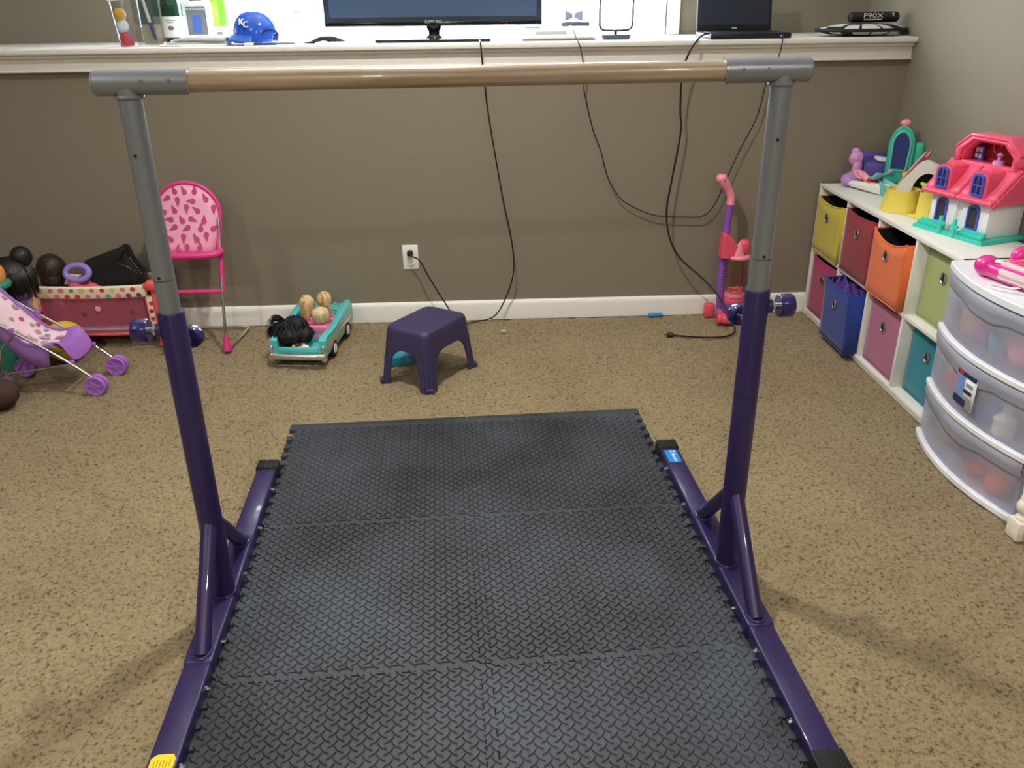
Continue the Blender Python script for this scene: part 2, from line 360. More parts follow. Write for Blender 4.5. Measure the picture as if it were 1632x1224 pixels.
def tile(ix, iy, label):
    t = thing('foam_tile', label, 'floor tile', (0,0,0), TH, 'black foam floor tiles')
    ox, oy = ix*T, iy*T
    m = MB(); poly = [(x+ox, y+oy) for x, y in tile_outline(ix == -1, ix == 0, iy == 1, GAP)]; low = [(x+ox, y+oy) for x, y in tile_outline(ix == -1, ix == 0, iy == 1, 0.00005)]
    n = len(poly); b = 0.0012
    m.v = [(x, y, 0.0) for x, y in low]+[(x, y, ZT) for x, y in poly]
    m.f = [tuple(reversed(range(n))), tuple(range(n, 2*n))]+[(j, (j+1) % n, n+(j+1) % n, n+j) for j in range(n)]; m.m = [0]*len(m.f)
    m.build('tile_body', 'foam', t, smooth=False)
    m = MB(); a = 0.0290; k = int(round(T/a)); a = T/k
    nb = len(BB)
    for i in range(k):
        for j in range(k):
            for h in (0, 1):
                x = (i+0.25+0.5*h)*a; y = (j+0.5+0.5*h)*a; ang = (-1 if h == 0 else 1)*math.radians(44)
                
                if y > T-0.008: continue
                c, s = math.cos(ang), math.sin(ang); o = len(m.v)
                for (u, v, z) in BB: m.v.append((ox+x+u*c-v*s, oy+y+u*s+v*c, ZT-0.0002))
                for (u, v, z) in BT: m.v.append((ox+x+u*c-v*s, oy+y+u*s+v*c, ZT+z))
                for q in range(nb): m.f.append((o+q, o+(q+1) % nb, o+nb+(q+1) % nb, o+nb+q)); m.m.append(0)
                m.f.append(tuple(o+nb+q for q in range(nb))); m.m.append(0)
    tr = m.build('tread_pattern', 'foam', t, angle=28); tr['kind'] = 'stuff'
    if iy == 1:   # straight edging strip on the far side
        m = MB(); x0 = ox-(0.022 if ix == -1 else -GAP); x1 = ox+T+(0.022 if ix == 0 else -GAP)
        m.box(((x0+x1)/2, oy+T+0.021, ZT/2), (x1-x0, 0.041, ZT), bev=0.003); m.build('edge_strip', 'foam', t)
names = {(-1,1): 'back left black foam tile, straight-edged towards the back wall', (0,1): 'back right black foam tile, straight-edged towards the back wall',
         (-1,0): 'middle-row black foam tile on the left, between the purple rail and centre seam', (0,0): 'middle-row black foam tile on the right, between centre seam and purple rail',
         (-1,-1): 'nearest black foam tile on the left, beside the yellow sticker', (0,-1): 'nearest black foam tile on the right, cut by the lower picture edge'}
for k, l in names.items(): tile(*k, l)

# ---------------- gymnastics bar ----------------
bar = thing('gymnastics_bar', 'purple and grey gymnastics bar with a wooden rail, standing over the black foam mat', 'gymnastics bar', (0,0,0), TH)
def wood_mat():
    m = M('bar_wood', (196,166,128), 0.32, coat=0.3); nt = m.node_tree; b = nt.nodes['Principled BSDF']
    tc = nt.nodes.new('ShaderNodeTexCoord'); mp = nt.nodes.new('ShaderNodeMapping'); mp.inputs['Scale'].default_value = (1.2, 40, 40)
    n = nt.nodes.new('ShaderNodeTexNoise'); n.inputs['Scale'].default_value = 3; n.inputs['Detail'].default_value = 5
    r = nt.nodes.new('ShaderNodeValToRGB'); r.color_ramp.elements[0].position = 0.35; r.color_ramp.elements[0].color = (*lin((148,128,104)), 1); r.color_ramp.elements[1].position = 0.7; r.color_ramp.elements[1].color = (*lin((182,163,136)), 1)
    nt.links.new(tc.outputs['Object'], mp.inputs[0]); nt.links.new(mp.outputs[0], n.inputs['Vector']); nt.links.new(n.outputs['Fac'], r.inputs[0]); nt.links.new(r.outputs[0], b.inputs['Base Color'])
wood_mat()
XL, XR, YB, ZB = -0.6455, 0.6505, 0.2765, 1.265
m = MB(); m.cyl((-0.56, YB, ZB), (0.56, YB, ZB), 0.0203, n=40); m.build('wooden_rail', 'bar_wood', bar)
for s, xp in ((-1, XL), (1, XR)):
    m = MB(); xa, xb = s*0.528, s*0.702
    ring = lambda x, r: [Vector((x, YB+r*math.cos(2*PI*j/36), ZB+r*math.sin(2*PI*j/36))) for j in range(36)]
    m.rings([ring(xa, 0.0210), ring(xa, 0.0242), ring(xb, 0.0242), ring(xb+s*0.002, 0.0225)]); sl = m.build('rail_sleeve', 'grey_metal', bar)
    m = MB(); m.rings([ring(xb, 0.0222), ring(xb+s*0.0045, 0.0222)]); m.build('sleeve_cap', 'grey_metal', sl)
    m = MB(); m.rings([ring(xa, 0.0246), ring(xa-s*0.0015, 0.0246), ring(xa-s*0.0015, 0.0212)]); m.build('sleeve_rim', 'chrome', sl)
    for dx in (0.052, 0.103):
        x = s*0.528+s*dx-s*0.02
        m = MB(); m.cyl((x, YB-0.0235, ZB+0.004), (x, YB-0.0262, ZB+0.004), 0.0034, n=12); m.build('rivet', 'chrome', sl)
    m = MB(); m.cyl((xp, YB, 0.70), (xp, YB, ZB-0.005), 0.0225, n=36); up = m.build('upper_post', 'grey_metal', bar)
    m = MB()
    m.tube([(xp+0.0235*math.cos(2*PI*j/30), YB+0.0235*math.sin(2*PI*j/30), ZB-0.026) for j in range(30)], 0.004, n=8, closed=True); m.build('weld_bead', 'grey_metal', up)
    for z in (1.13, 0.88):                       # height-adjustment holes shown as dark plugs
        m = MB(); m.cyl((xp-0.003, YB-0.0218, z), (xp-0.003, YB-0.0232, z), 0.0035, n=12); m.build('hole_plug', 'black_rubber', up)
    m = MB(); m.tube([(xp+0.0226*math.cos(a), YB+0.0226*math.sin(a), 0.872) for a in [PI+PI*k/14 for k in range(15)]], 0.0008, n=5); m.build('height_mark', 'black_rubber', up)
    m = MB(); rg = lambda z, r: [Vector((xp+r*math.cos(2*PI*j/36), YB+r*math.sin(2*PI*j/36), z)) for j in range(36)]
    m.rings([rg(0.045, 0.0285), rg(0.797, 0.0285), rg(0.799, 0.0275), rg(0.799, 0.0232), rg(0.76, 0.0232)], True, False); lp = m.build('lower_post', 'purple_metal', bar)
    m = MB(); m.tube([(xp+0.0285*math.cos(2*PI*j/30), YB+0.0285*math.sin(2*PI*j/30), 0.052) for j in range(30)], 0.0045, n=8, closed=True); m.build('weld_bead', 'purple_metal', lp)
    # clamping knob with fluted rim, outside
    def knob(base, d, parent, r=0.027, ln=0.034):
        d = Vector(d).normalized(); u = d.orthogonal().normalized(); w = d.cross(u); base = Vector(base)
        st = MB(); st.cyl(base, base+d*0.016, 0.011, n=16); st.cyl(base+d*0.010, base+d*0.026, 0.0075, n=16); s_ = st
        kb = MB(); N = 48; R = lambda t, k: [base+d*t+(u*math.cos(2*PI*j/N)+w*math.sin(2*PI*j/N))*(r*k*(1-0.035*(math.cos(12*2*PI*j/N) > 0.3))) for j in range(N)]
        kb.rings([R(0.026, 0.55), R(0.026, 0.92), R(0.029, 1), R(0.026+ln-0.004, 1), R(0.026+ln, 0.9), R(0.026+ln-0.003, 0.5)])
        k = kb.build('clamp_knob', 'knob_purple', parent); s_.build('stem', 'chrome', k); return k
    knob((xp+s*0.026, YB, 0.757), (s, 0, 0), bar)
    knob((xp-s*0.006, YB+0.026, 0.716), (-s*0.30, 0.95, 0), bar, r=0.025, ln=0.026)
    m = MB(); m.cyl((xp+s*0.024, YB, 0.757), (xp+s*0.036, YB, 0.757), 0.016, n=20); m.build('threaded_boss', 'purple_metal', lp)
    # braces
    for dy in (-1, 1):
        m = MB(); p0 = Vector((xp, YB+dy*0.012, 0.262)); p1 = Vector((xp, YB+dy*0.222, 0.046))
        m.cyl(p0, p1, 0.0190, n=24); b = m.build('brace', 'purple_metal', bar)
        m = MB(); m.tube([(xp+0.020*math.cos(2*PI*j/24), YB+dy*0.216+0.028*math.sin(2*PI*j/24), 0.052) for j in range(24)], 0.004, n=8, closed=True); m.build('weld_bead', 'purple_metal', b)
    # base rail: middle sleeve and two slide-in ends with ribbed caps
    xc = xp+s*0.004
    m = MB(); m.box((xc, YB, 0.0255), (0.066, 0.50, 0.051), bev=0.006, seg=3); m.build('base_sleeve', 'purple_metal', bar)
    for dy in (-1, 1):
        m = MB(); ya, yb2 = YB+dy*0.24, YB+dy*0.625
        m.box((xc, (ya+yb2)/2, 0.0245), (0.061, abs(yb2-ya), 0.046), bev=0.006, seg=3); br = m.build('base_rail', 'purple_metal', bar)
        m = MB(); yc = YB+dy*0.642; m.box((xc, yc, 0.0265), (0.069, 0.054, 0.052), bev=0.006)
        for k in range(9): m.box((xc-0.028+0.007*k, yc+dy*0.0, 0.0530), (0.0036, 0.050, 0.0035), bev=0.0012)
        m.build('end_cap', 'black_rubber', br)
        for yy in (dy*0.31, dy*0.52):
            for e in (-1, 1):
                m = MB(); x0 = xc+e*0.031; m.cyl((x0, YB+yy, 0.028), (x0+e*0.009, YB+yy, 0.028), 0.0048, n=6); m.cyl((x0, YB+yy, 0.028), (x0+e*0.0025, YB+yy, 0.028), 0.0072, n=14); m.build('bolt', 'chrome', br)
    m = MB(); m.box((xc-s*0.012, YB, 0.004), (0.064, 1.25, 0.009), bev=0.002); m.build('notch_shade_strip', 'black_rubber', bar)  # added dark strip that stands in for shade in the tile notches
    for yy in (-0.16, 0.10):
        m = MB(); x0 = xc-s*0.033; m.cyl((x0, YB+yy, 0.028), (x0-s*0.008, YB+yy, 0.028), 0.0055, n=6); m.build('bolt', 'chrome', bar)
# stickers
xc = XR+0.004; ys = YB+0.565
m = MB(); m.prism(rrect(0.040, 0.078, 0.003, 3, xc-0.001, ys), 0.0475, 0.0482); st = m.build('brand_sticker', 'sticker_blue', bar, smooth=False)
Tt = Matrix.Translation((xc+0.001, ys, 0.0483)) @ Matrix.Rotation(-PI/2, 4, 'Z')
text('sticker_lettering', 'Z A', 0.021, 'print_white', st, Matrix.Translation((xc+0.003, ys+0.0195, 0.0485)) @ Matrix.Rotation(-PI/2, 4, 'Z'))
text('sticker_lettering', 'THLETIC', 0.0125, 'print_white', st, Matrix.Translation((xc+0.0005, ys-0.014, 0.0485)) @ Matrix.Rotation(-PI/2, 4, 'Z'))
xc = XL-0.004; ys = YB-0.545
m = MB(); m.prism([(xc-0.024, ys-0.05), (xc+0.024, ys-0.05), (xc+0.024, ys+0.030), (xc+0.018, ys+0.042), (xc-0.014, ys+0.042), (xc-0.024, ys+0.033)], 0.0475, 0.0482); st = m.build('warning_sticker', 'sticker_yellow', bar, smooth=False)
m = MB()
M('print_ochre', (150,126,10), 0.6)
for k in range(6):
    for q in range(3): m.box((xc-0.015+0.006*k, ys-0.028+0.022*q+0.004*(k % 2), 0.0484), (0.0016, 0.016, 0.0005))
m.build('sticker_print', 'print_ochre', st, smooth=False)

# ---------------- step stool ----------------
M('stool_purple', (58,52,86), 0.42, bump=(700, 0.15))
st = thing('step_stool', 'dark purple plastic step stool on the carpet by the back wall', 'step stool', (-0.205, 1.694, 0), math.atan2(-0.139, 0.206))
def stool():
    H = 0.235; A, B = 0.25, 0.345                      # footprint at the floor
    NU = 96
    def pt(u, z):                                      # u 0..1 around a rounded rectangle, shrinking upwards
        k = 1-0.17*(z/H); rad = 0.035
        w, h = A*k, B*k
        L = rrect(w, h, rad, 8); n = len(L)
        seg = [math.dist(L[i], L[(i+1) % n]) for i in range(n)]; tot = sum(seg); t = (u % 1)*tot
        for i in range(n):
            if t <= seg[i]+1e-12:
                f = t/seg[i] if seg[i] > 0 else 0; a, b = L[i], L[(i+1) % n]
                return (a[0]+(b[0]-a[0])*f, a[1]+(b[1]-a[1])*f, z)
            t -= seg[i]
        return (L[0][0], L[0][1], z)
    ZS = 0.150
    m = MB()
    rings = []
    for (z, k) in ((ZS, 1.0), (H-0.018, 1.0), (H-0.007, 0.985), (H-0.001, 0.955), (H, 0.90)):
        rings.append([Vector((pt(j/NU, z)[0]*k, pt(j/NU, z)[1]*k, z)) for j in range(NU)])
    m.rings(rings, False, True)
    # inner wall so the shell has thickness
    m.rings([[Vector((p.x*0.965, p.y*0.975, p.z)) for p in rings[0]], [Vector((p.x*0.96, p.y*0.97, H-0.012)) for p in rings[1]]], False, True)
    m.rings([rings[0], [Vector((p.x*0.965, p.y*0.975, p.z)) for p in rings[0]]], False, False)
    m.build('top', 'stool_purple', st, angle=50)
    # corner parameters
    P0 = [pt(j/NU, 0) for j in range(NU)]
    for (sx, sy) in ((1,1),(-1,1),(-1,-1),(1,-1)):
        best = max(range(NU), key=lambda j: P0[j][0]*sx*B+P0[j][1]*sy*A)
        m = MB(); half = 10; G = []; Gi = []
        for k in range(17):
            z = ZS*(1-(k/16)**1.4); t = 1-z/ZS
            hl = 4.5-1.1*t; e = min(1.0, t/0.30); hw = hl+(half-hl)*(1-math.sqrt(max(0, 1-(1-e)**2)))          # arch between the legs
            row = []; rin = []
            for q in range(-8, 9):
                x, y, _ = pt((best+hw*q/8)/NU, z)
                rib = 1.0-0.022*(q in (-4, 0, 4))*(t > 0.1); x *= rib; y *= rib
                row.append((x, y, z)); rin.append((x-sx*0.006, y-sy*0.006, z))
            G.append(row); Gi.append(rin)
        m.grid(G); m.grid(Gi)
        for a in (0, -1): m.grid([[G[i][a], Gi[i][a]] for i in range(len(G))])
        m.grid([G[-1], Gi[-1]])
        lg = m.build('leg', 'stool_purple', st, angle=55)
        x, y, _ = pt(best/NU, 0)
        m = MB(); m.box((x-sx*0.006, y-sy*0.006, 0.008), (0.036, 0.036, 0.016), R=RZ(PI/4), bev=0.006); m.build('foot', 'stool_purple', lg)
stool()
M('teal_card', (38,142,160), 0.5); M('pale_blue_card', (150,205,220), 0.5); M('bright_blue', (40,150,195), 0.4)
t = thing('small_box', 'small teal toy box lying under the purple step stool', 'box', (-0.335, 1.80, 0), 0.25)
m = MB(); m.box((0, 0, 0.022), (0.125, 0.06, 0.040), bev=0.003); m.build('box_body', 'teal_card', t)
m = MB(); m.box((-0.060, -0.0305, 0.022), (0.012, 0.002, 0.040)); m.build('end_stripe', 'pale_blue_card', t)
m = MB(); m.box((0.03, -0.0305, 0.026), (0.03, 0.0012, 0.014), R=RY(0.4)); m.build('print_patch', M('box_print', (150,110,120), 0.5), t)
m = MB(); m.box((0.845, 2.285, 0.011), (0.07, 0.024, 0.012), bev=0.004); m.box((0.845, 2.284, 0.0175), (0.058, 0.016, 0.002), bev=0.001)
tag(m.build('plastic_tray', 'bright_blue'), 'tiny bright blue plastic tray against the white baseboard', 'toy')
m = MB(); m.ell((0.109, 2.13, 0.008), (0.011, 0.008, 0.007), 10, 6, noise=0.2); m.ell((0.120, 2.126, 0.009), (0.007, 0.006, 0.007), 8, 5, noise=0.2)
tag(m.build('crumb', M('crumb_tan', (196,180,150), 0.8)), 'tiny pale crumb lying on the carpet right of the stool', 'crumb')

# ---------------- outlet, plug and cords ----------------
o_ = thing('wall_outlet', 'white duplex wall outlet with a dark plug in its upper socket', 'outlet', (-0.305, YW, 0.313))
M('outlet_white', (238,236,228), 0.35)
m = MB(); m.box((0, -0.003, 0), (0.072, 0.006, 0.116), bev=0.0028); m.build('cover_plate', 'outlet_white', o_)
for z in (0.024, -0.024):
    m = MB(); m.lathe([(0.001,0),(0.0165,0),(0.0175,-0.001),(0.0175,-0.003)], n=24, T=Matrix.Rotation(-PI/2, 4, 'X'), c=(0, -0.0085, z), sx=1, sy=0.85); f = m.build('socket', 'outlet_white', o_)
    for x, h in ((-0.006, 0.009), (0.006, 0.007)):
        m = MB(); m.box((x, -0.0088, z+0.003), (0.0022, 0.001, h)); m.build('slot', 'print_black', f)
    m = MB(); m.cyl((0, -0.0082, z-0.008), (0, -0.0092, z-0.008), 0.0026, n=10); m.build('ground_hole', 'print_black', f)
m = MB(); m.cyl((0, -0.0058, 0), (0, -0.0072, 0), 0.003, n=10); m.build('screw', 'chrome', o_)
def cord(name, label, pts, r, extra=None, mat='cord_black', sm=8):
    t = thing(name, label, 'cord', pts[0]); q = [Vector(p)-Vector(pts[0]) for p in pts]
    m = MB(); m.tube(q, r, n=8, smooth=sm); m.build('cable', mat, t)
    return t, q
yc = 2.283
t, q = cord('power_cord', 'black television power cord looping from the ledge down to the wall outlet',
    [(0.035, 2.44, 1.237), (0.040, 2.30, 1.236), (0.043, 2.252, 1.222), (0.047, 2.250, 1.16), (0.055, yc, 1.08), (0.068, 2.29, 0.949), (0.122, 2.285, 0.599), (0.160, 2.27, 0.40), (0.168, 2.26, 0.249), (0.13, 2.265, 0.12), (0.075, 2.27, 0.030), (-0.01, 2.262, 0.008), (-0.09, 2.24, 0.02), (-0.16, 2.23, 0.13), (-0.22, 2.235, 0.24), (-0.26, 2.25, 0.315), (-0.290, 2.268, 0.328), (-0.303, 2.277, 0.337)], 0.0032)
m = MB(); m.box(Vector((-0.305, 2.296, 0.337))-Vector((0.035, 2.44, 1.237)), (0.026, 0.030, 0.024), bev=0.006); m.build('plug', 'cord_black', t)
t, q = cord('power_cord', 'thick black cord hanging from the laptop with a loose plug on the carpet',
    [(1.05, 2.36, 1.245), (0.985, 2.30, 1.250), (0.935, 2.250, 1.222), (0.900, 2.240, 1.16), (0.888, 2.25, 1.09), (0.895, 2.27, 0.95), (0.904, 2.27, 0.86), (0.880, 2.27, 0.66), (0.862, 2.26, 0.52), (0.880, 2.25, 0.40), (0.935, 2.24, 0.30), (1.05, 2.20, 0.20), (1.120, 2.14, 0.12), (1.155, 2.07, 0.045), (1.150, 2.02, 0.012), (1.08, 1.985, 0.007), (0.97, 1.995, 0.007), (0.885, 2.015, 0.009)], 0.0042)
d = (q[-1]-q[-2]).normalized(); m = MB(); e = q[-1]
m.tube([e-d*0.005, e+d*0.012, e+d*0.014, e+d*0.036, e+d*0.040], [0.005, 0.006, 0.012, 0.0115, 0.008], n=14); m.build('plug', 'cord_black', t)
m = MB()
for s in (-1, 1): m.cyl(e+d*0.040+Vector((0, s*0.005, 0)), e+d*0.052+Vector((0, s*0.005, 0)), 0.0016, n=8)
m.build('prong', 'cord_black', t)
cord('adapter_cord', 'thin dark cord swagging across the wall from the white box to the laptop',
    [(0.415, 2.43, 1.275), (0.430, 2.36, 1.285), (0.440, 2.27, 1.243), (0.452, 2.252, 1.215), (0.468, 2.255, 1.15), (0.478, 2.285, 1.07), (0.483, 2.295, 1.02), (0.520, 2.297, 0.88), (0.560, 2.295, 0.78), (0.592, 2.293, 0.672), (0.65, 2.29, 0.575), (0.717, 2.29, 0.529), (0.80, 2.29, 0.494), (0.864, 2.29, 0.483), (0.96, 2.29, 0.478), (1.037, 2.29, 0.482), (1.09, 2.29, 0.54), (1.15, 2.29, 0.70), (1.19, 2.29, 0.80), (1.236, 2.29, 0.903), (1.256, 2.29, 1.00), (1.266, 2.286, 1.07), (1.292, 2.252, 1.16), (1.300, 2.250, 1.215), (1.302, 2.275, 1.245), (1.28, 2.34, 1.248)], 0.0024)

# ---------------- toy convertible with dolls ----------------
M('toy_teal', (86,190,188), 0.28, coat=0.4); M('toy_pink', (238,128,176), 0.35); M('toy_silver', (214,214,208), 0.16, metal=0.9)
cr = thing('toy_convertible', 'turquoise toy convertible car with chrome rear bumper and pink seats', 'toy car', (-0.752, 1.80, 0), -0.115)
def car():
    W, Ln = 0.118, 0.455
    # sides: fin profile along y
    prof = [(-0.005,0.045),(0.0,0.115),(0.03,0.126),(0.10,0.122),(0.16,0.118),(0.24,0.126),(0.30,0.134),(0.40,0.142),(0.440,0.146),(0.455,0.138),(0.460,0.06),(0.44,0.040),(0.40,0.036),(0.36,0.058),(0.32,0.058),(0.29,0.036),(0.17,0.036),(0.145,0.058),(0.095,0.060),(0.065,0.040)]
    m = MB()
    for s in (-1, 1):
        rr = []
        for (f, k) in ((0.0, 0.92), (0.006, 1.0), (0.022, 1.0), (0.030, 0.94)):
            cy = 0.225; cz = 0.088
            rr.append([Vector((s*(W-f), cy+(y-cy)*(0.985+0.015*k), cz+(z-cz)*k)) for y, z in prof])
        m.rings(rr)
    m.box((0, 0.225, 0.046), (2*W-0.03, 0.44, 0.012), bev=0.003)                # floor pan
    m.box((0, 0.012, 0.066), (2*W-0.02, 0.016, 0.03), bev=0.005)                # rear wall
    m.box((0, 0.150, 0.080), (2*W-0.04, 0.010, 0.052), bev=0.004)               # behind the rear seat
    # bonnet, gently crowned
    G = []
    for i in range(9):
        y = 0.335+0.122*i/8
        G.append([Vector((-(W-0.02)+(2*W-0.04)*j/10, y, 0.128-0.018*(i/8)**2+0.010*math.sin(PI*j/10))) for j in range(11)])
    m.grid(G); m.box((0, 0.452, 0.086), (2*W-0.04, 0.012, 0.066), bev=0.005); m.box((0, 0.335, 0.095), (2*W-0.04, 0.012, 0.068), bev=0.004)
    for s in (-1, 1): m.box((s*0.045, 0.40, 0.128), (0.012, 0.10, 0.010), bev=0.004)
    m.build('car_body', 'toy_teal', cr, angle=35)
    m = MB(); m.tube([(-W+0.004, -0.012, 0.052), (-0.08, -0.020, 0.052), (0.08, -0.020, 0.052), (W-0.004, -0.012, 0.052)], 0.014, n=14, smooth=4); bp = m.build('rear_bumper', 'toy_silver', cr)
    for s in (-1, 1):
        m = MB(); m.ell((s*(W-0.008), -0.014, 0.078), (0.012, 0.010, 0.022), 14, 10); m.ell((s*(W-0.008), -0.016, 0.048), (0.016, 0.012, 0.022), 14, 10); m.build('tail_light', 'toy_silver', cr)
        m = MB(); m.box((s*(W+0.0015), 0.225, 0.074), (0.003, 0.40, 0.034), bev=0.001); m.box((s*(W+0.0015), 0.30, 0.10), (0.003, 0.20, 0.008), bev=0.001); m.build('side_trim', 'toy_silver', cr)
        for y in (0.12, 0.34):
            m = MB(); R = Matrix.Rotation(PI/2, 4, 'Y'); m.lathe([(0.012,-0.010),(0.034,-0.010),(0.037,-0.006),(0.037,0.006),(0.034,0.010),(0.012,0.010)], c=(s*(W-0.006), y, 0.037), n=24, T=R); w = m.build('wheel', 'black_rubber', cr)
            m = MB(); m.lathe([(0.001,-0.012),(0.020,-0.012),(0.022,-0.009),(0.022,0.009),(0.020,0.012),(0.001,0.012)], c=(s*(W-0.006), y, 0.037), n=20, T=R); m.build('hubcap', 'outlet_white', w)
    for y in (0.172, 0.272):
        m = MB(); m.box((0, y, 0.078), (2*W-0.056, 0.055, 0.030), bev=0.010); m.box((0, y-0.020, 0.102), (2*W-0.056, 0.018, 0.050), R=RX(0.15), bev=0.008); m.build('seat', 'toy_pink', cr)
    m = MB(); m.box((0.02, 0.158, 0.108), (0.028, 0.006, 0.004)); m.build('latch', 'print_black', cr)
    m = MB(); m.tube([(-0.060+0.02*math.cos(a), 0.322-0.008*math.sin(a), 0.128+0.02*math.sin(a)) for a in [2*PI*k/18 for k in range(18)]], 0.003, n=6, closed=True); m.build('steering_wheel', 'outlet_white', cr)
car()
def hair_mat(name, a, b, sc=160):
    m = M(name, a, 0.38); nt = m.node_tree; bs = nt.nodes['Principled BSDF']; tc = nt.nodes.new('ShaderNodeTexCoord'); mp = nt.nodes.new('ShaderNodeMapping'); mp.inputs['Scale'].default_value = (sc, sc, sc*0.12)
    n = nt.nodes.new('ShaderNodeTexNoise'); n.inputs['Scale'].default_value = 1; n.inputs['Detail'].default_value = 3; r = nt.nodes.new('ShaderNodeValToRGB')
    r.color_ramp.elements[0].position = 0.35; r.color_ramp.elements[0].color = (*lin(a), 1); r.color_ramp.elements[1].position = 0.65; r.color_ramp.elements[1].color = (*lin(b), 1)
    nt.links.new(tc.outputs['Object'], mp.inputs[0]); nt.links.new(mp.outputs[0], n.inputs['Vector']); nt.links.new(n.outputs['Fac'], r.inputs[0]); nt.links.new(r.outputs[0], bs.inputs['Base Color'])
    bp = nt.nodes.new('ShaderNodeBump'); bp.inputs['Strength'].default_value = 0.8; bp.inputs['Distance'].default_value = 0.003; nt.links.new(n.outputs['Fac'], bp.inputs['Height']); nt.links.new(bp.outputs['Normal'], bs.inputs['Normal'])
hair_mat('blonde_hair', (176,138,88), (232,206,156)); hair_mat('ash_blonde_hair', (190,162,118), (236,218,178)); hair_mat('black_hair', (10,10,13), (22,22,27)); MATS['black_hair'].node_tree.nodes['Principled BSDF'].inputs['Roughness'].default_value = 0.65; hair_mat('dark_hair', (18,15,14), (36,30,28)); hair_mat('brown_hair', (34,25,22), (60,45,38))
M('doll_pink', (226,110,150), 0.6); M('doll_white', (236,236,234), 0.6); M('eye_dark', (30,40,60), 0.2); M('lip_pink', (200,80,100), 0.4)
def doll(name, label, loc, rz, R, hair, dress, style, torso=0.10):
    """seated fashion doll: one body mesh (legs, torso, arms, head), hair and dress as children"""
    t = thing(name, label, 'doll', loc, rz)
    k = R/0.026
    b = MB(); zh = torso+R*1.05
    b.lathe([(0.002,0),(0.018*k,0.004),(0.020*k,0.03*k),(0.014*k,0.055*k),(0.020*k,torso-0.018*k),(0.016*k,torso-0.006*k),(0.007*k,torso-0.002),(0.007*k,torso+0.008*k),(0.004,torso+0.009*k)], n=16, sy=0.7)
    for s in (-1, 1):
        b.tube([(s*0.017*k, 0, torso-0.012*k), (s*0.026*k, 0.004, torso-0.045*k), (s*0.022*k, 0.03*k, torso-0.06*k)], [0.006*k, 0.0055*k, 0.0045*k], n=8, smooth=4)
        b.tube([(s*0.010*k, 0.0, 0.012*k), (s*0.012*k, 0.055*k, 0.020*k), (s*0.012*k, 0.085*k, 0.008*k)], [0.011*k, 0.009*k, 0.006*k], n=8, smooth=4)
    b.ell((0, 0.002, zh), (R*0.86, R*0.92, R*1.05), 18, 12, fn=lambda a, q: -0.10*max(0, math.sin(-a))*abs(math.cos(q)))
    b.ell((0, R*0.93, zh-R*0.15), (R*0.10, R*0.14, R*0.13), 8, 6)
    for s in (-1, 1): b.ell((s*R*0.86, 0, zh-R*0.05), (R*0.10, R*0.14, R*0.2), 8, 6)
    body = b.build('body', 'skin_doll', t, angle=60)
    m = MB()
    for s in (-1, 1): m.ell((s*R*0.34, R*0.83, zh+R*0.06), (R*0.16, R*0.08, R*0.11), 10, 6)
    m.build('eyes', 'eye_dark', body)
    m = MB(); m.ell((0, R*0.84, zh-R*0.45), (R*0.22, R*0.07, R*0.07), 10, 6); m.build('mouth', 'lip_pink', body)
    m = MB(); m.lathe([(0.022*k,0.03*k),(0.0165*k,0.055*k),(0.0225*k,torso-0.02*k),(0.019*k,torso-0.008*k),(0.012*k,torso-0.004*k)], n=18, sy=0.78); m.lathe([(0.0215*k,0.032*k),(0.030*k,0.016*k),(0.034*k,0.004)], n=18, sy=0.9); m.build('dress', dress, t)
    h = MB()
    rnd = random.Random(hash(style) % 97 if False else len(style)*7)
    h.ell((0, -R*0.10, zh+R*0.12), (R*1.0, R*1.02, R*1.06), 26, 14, fn=lambda a, q: 0.03*math.sin(9*q)+(-0.30*max(0, math.sin(q))*(a < 0.55)))
    if style == 'long':
        for i in range(46):
            q = PI+PI*i/45; q2 = q+rnd.uniform(-.15,.15); x, y = math.cos(q2)*R*0.93, math.sin(q2)*R*0.93
            h.tube([(x*0.4, y*0.4-R*0.1, zh+R*1.08), (x*1.02, y-R*0.1, zh+R*0.3), (x*1.0+rnd.uniform(-1,1)*R*0.1, y*1.08-R*0.1, zh-R*0.8), (x*0.75+rnd.uniform(-1,1)*R*0.2, y*1.15-R*0.1, zh-R*rnd.uniform(1.7,2.3))], [R*0.10, R*0.13, R*0.12, R*0.02], n=6, smooth=4)
    elif style == 'ponytail':
        h.ell((0, -R*0.55, zh+R*1.05), (R*0.4, R*0.4, R*0.3), 12, 8)
        for i in range(40):
            a = rnd.uniform(0, 2*PI); d = rnd.uniform(0, R*0.3)
            h.tube([(math.cos(a)*d*0.6, -R*0.6+math.sin(a)*d*0.6, zh+R*1.15), (math.cos(a)*d+R*0.2, -R*1.1+math.sin(a)*d, zh+R*0.8), (R*0.35+math.cos(a)*d*1.3, -R*1.25+math.sin(a)*d, zh-R*0.3), (R*0.5+math.cos(a)*d*1.2, -R*1.1+math.sin(a)*d, zh-R*rnd.uniform(1.0,1.7))], [R*0.06, R*0.12, R*0.11, R*0.02], n=6, smooth=4)
    elif style == 'bob':
        for i in range(44):
            q = 2*PI*i/44; x, y = math.cos(q)*R*0.95, math.sin(q)*R*0.95
            if math.sin(q) > 0.55: continue
            h.tube([(x*0.1, y*0.1-R*0.1, zh+R*1.16), (x*0.95, y*0.95-R*0.1, zh+R*0.65), (x*1.06, y*1.06-R*0.1, zh-R*0.1), (x*0.9, y*0.9-R*0.1, zh-R*0.75)], [R*0.07, R*0.12, R*0.13, R*0.05], n=6, smooth=4)
    h.build('hair', hair, t, angle=70)
    return t
def incar(x, y, z=0.09):
    c, s = math.cos(-0.115), math.sin(-0.115); return (-0.752+x*c-y*s, 1.80+x*s+y*c, z)
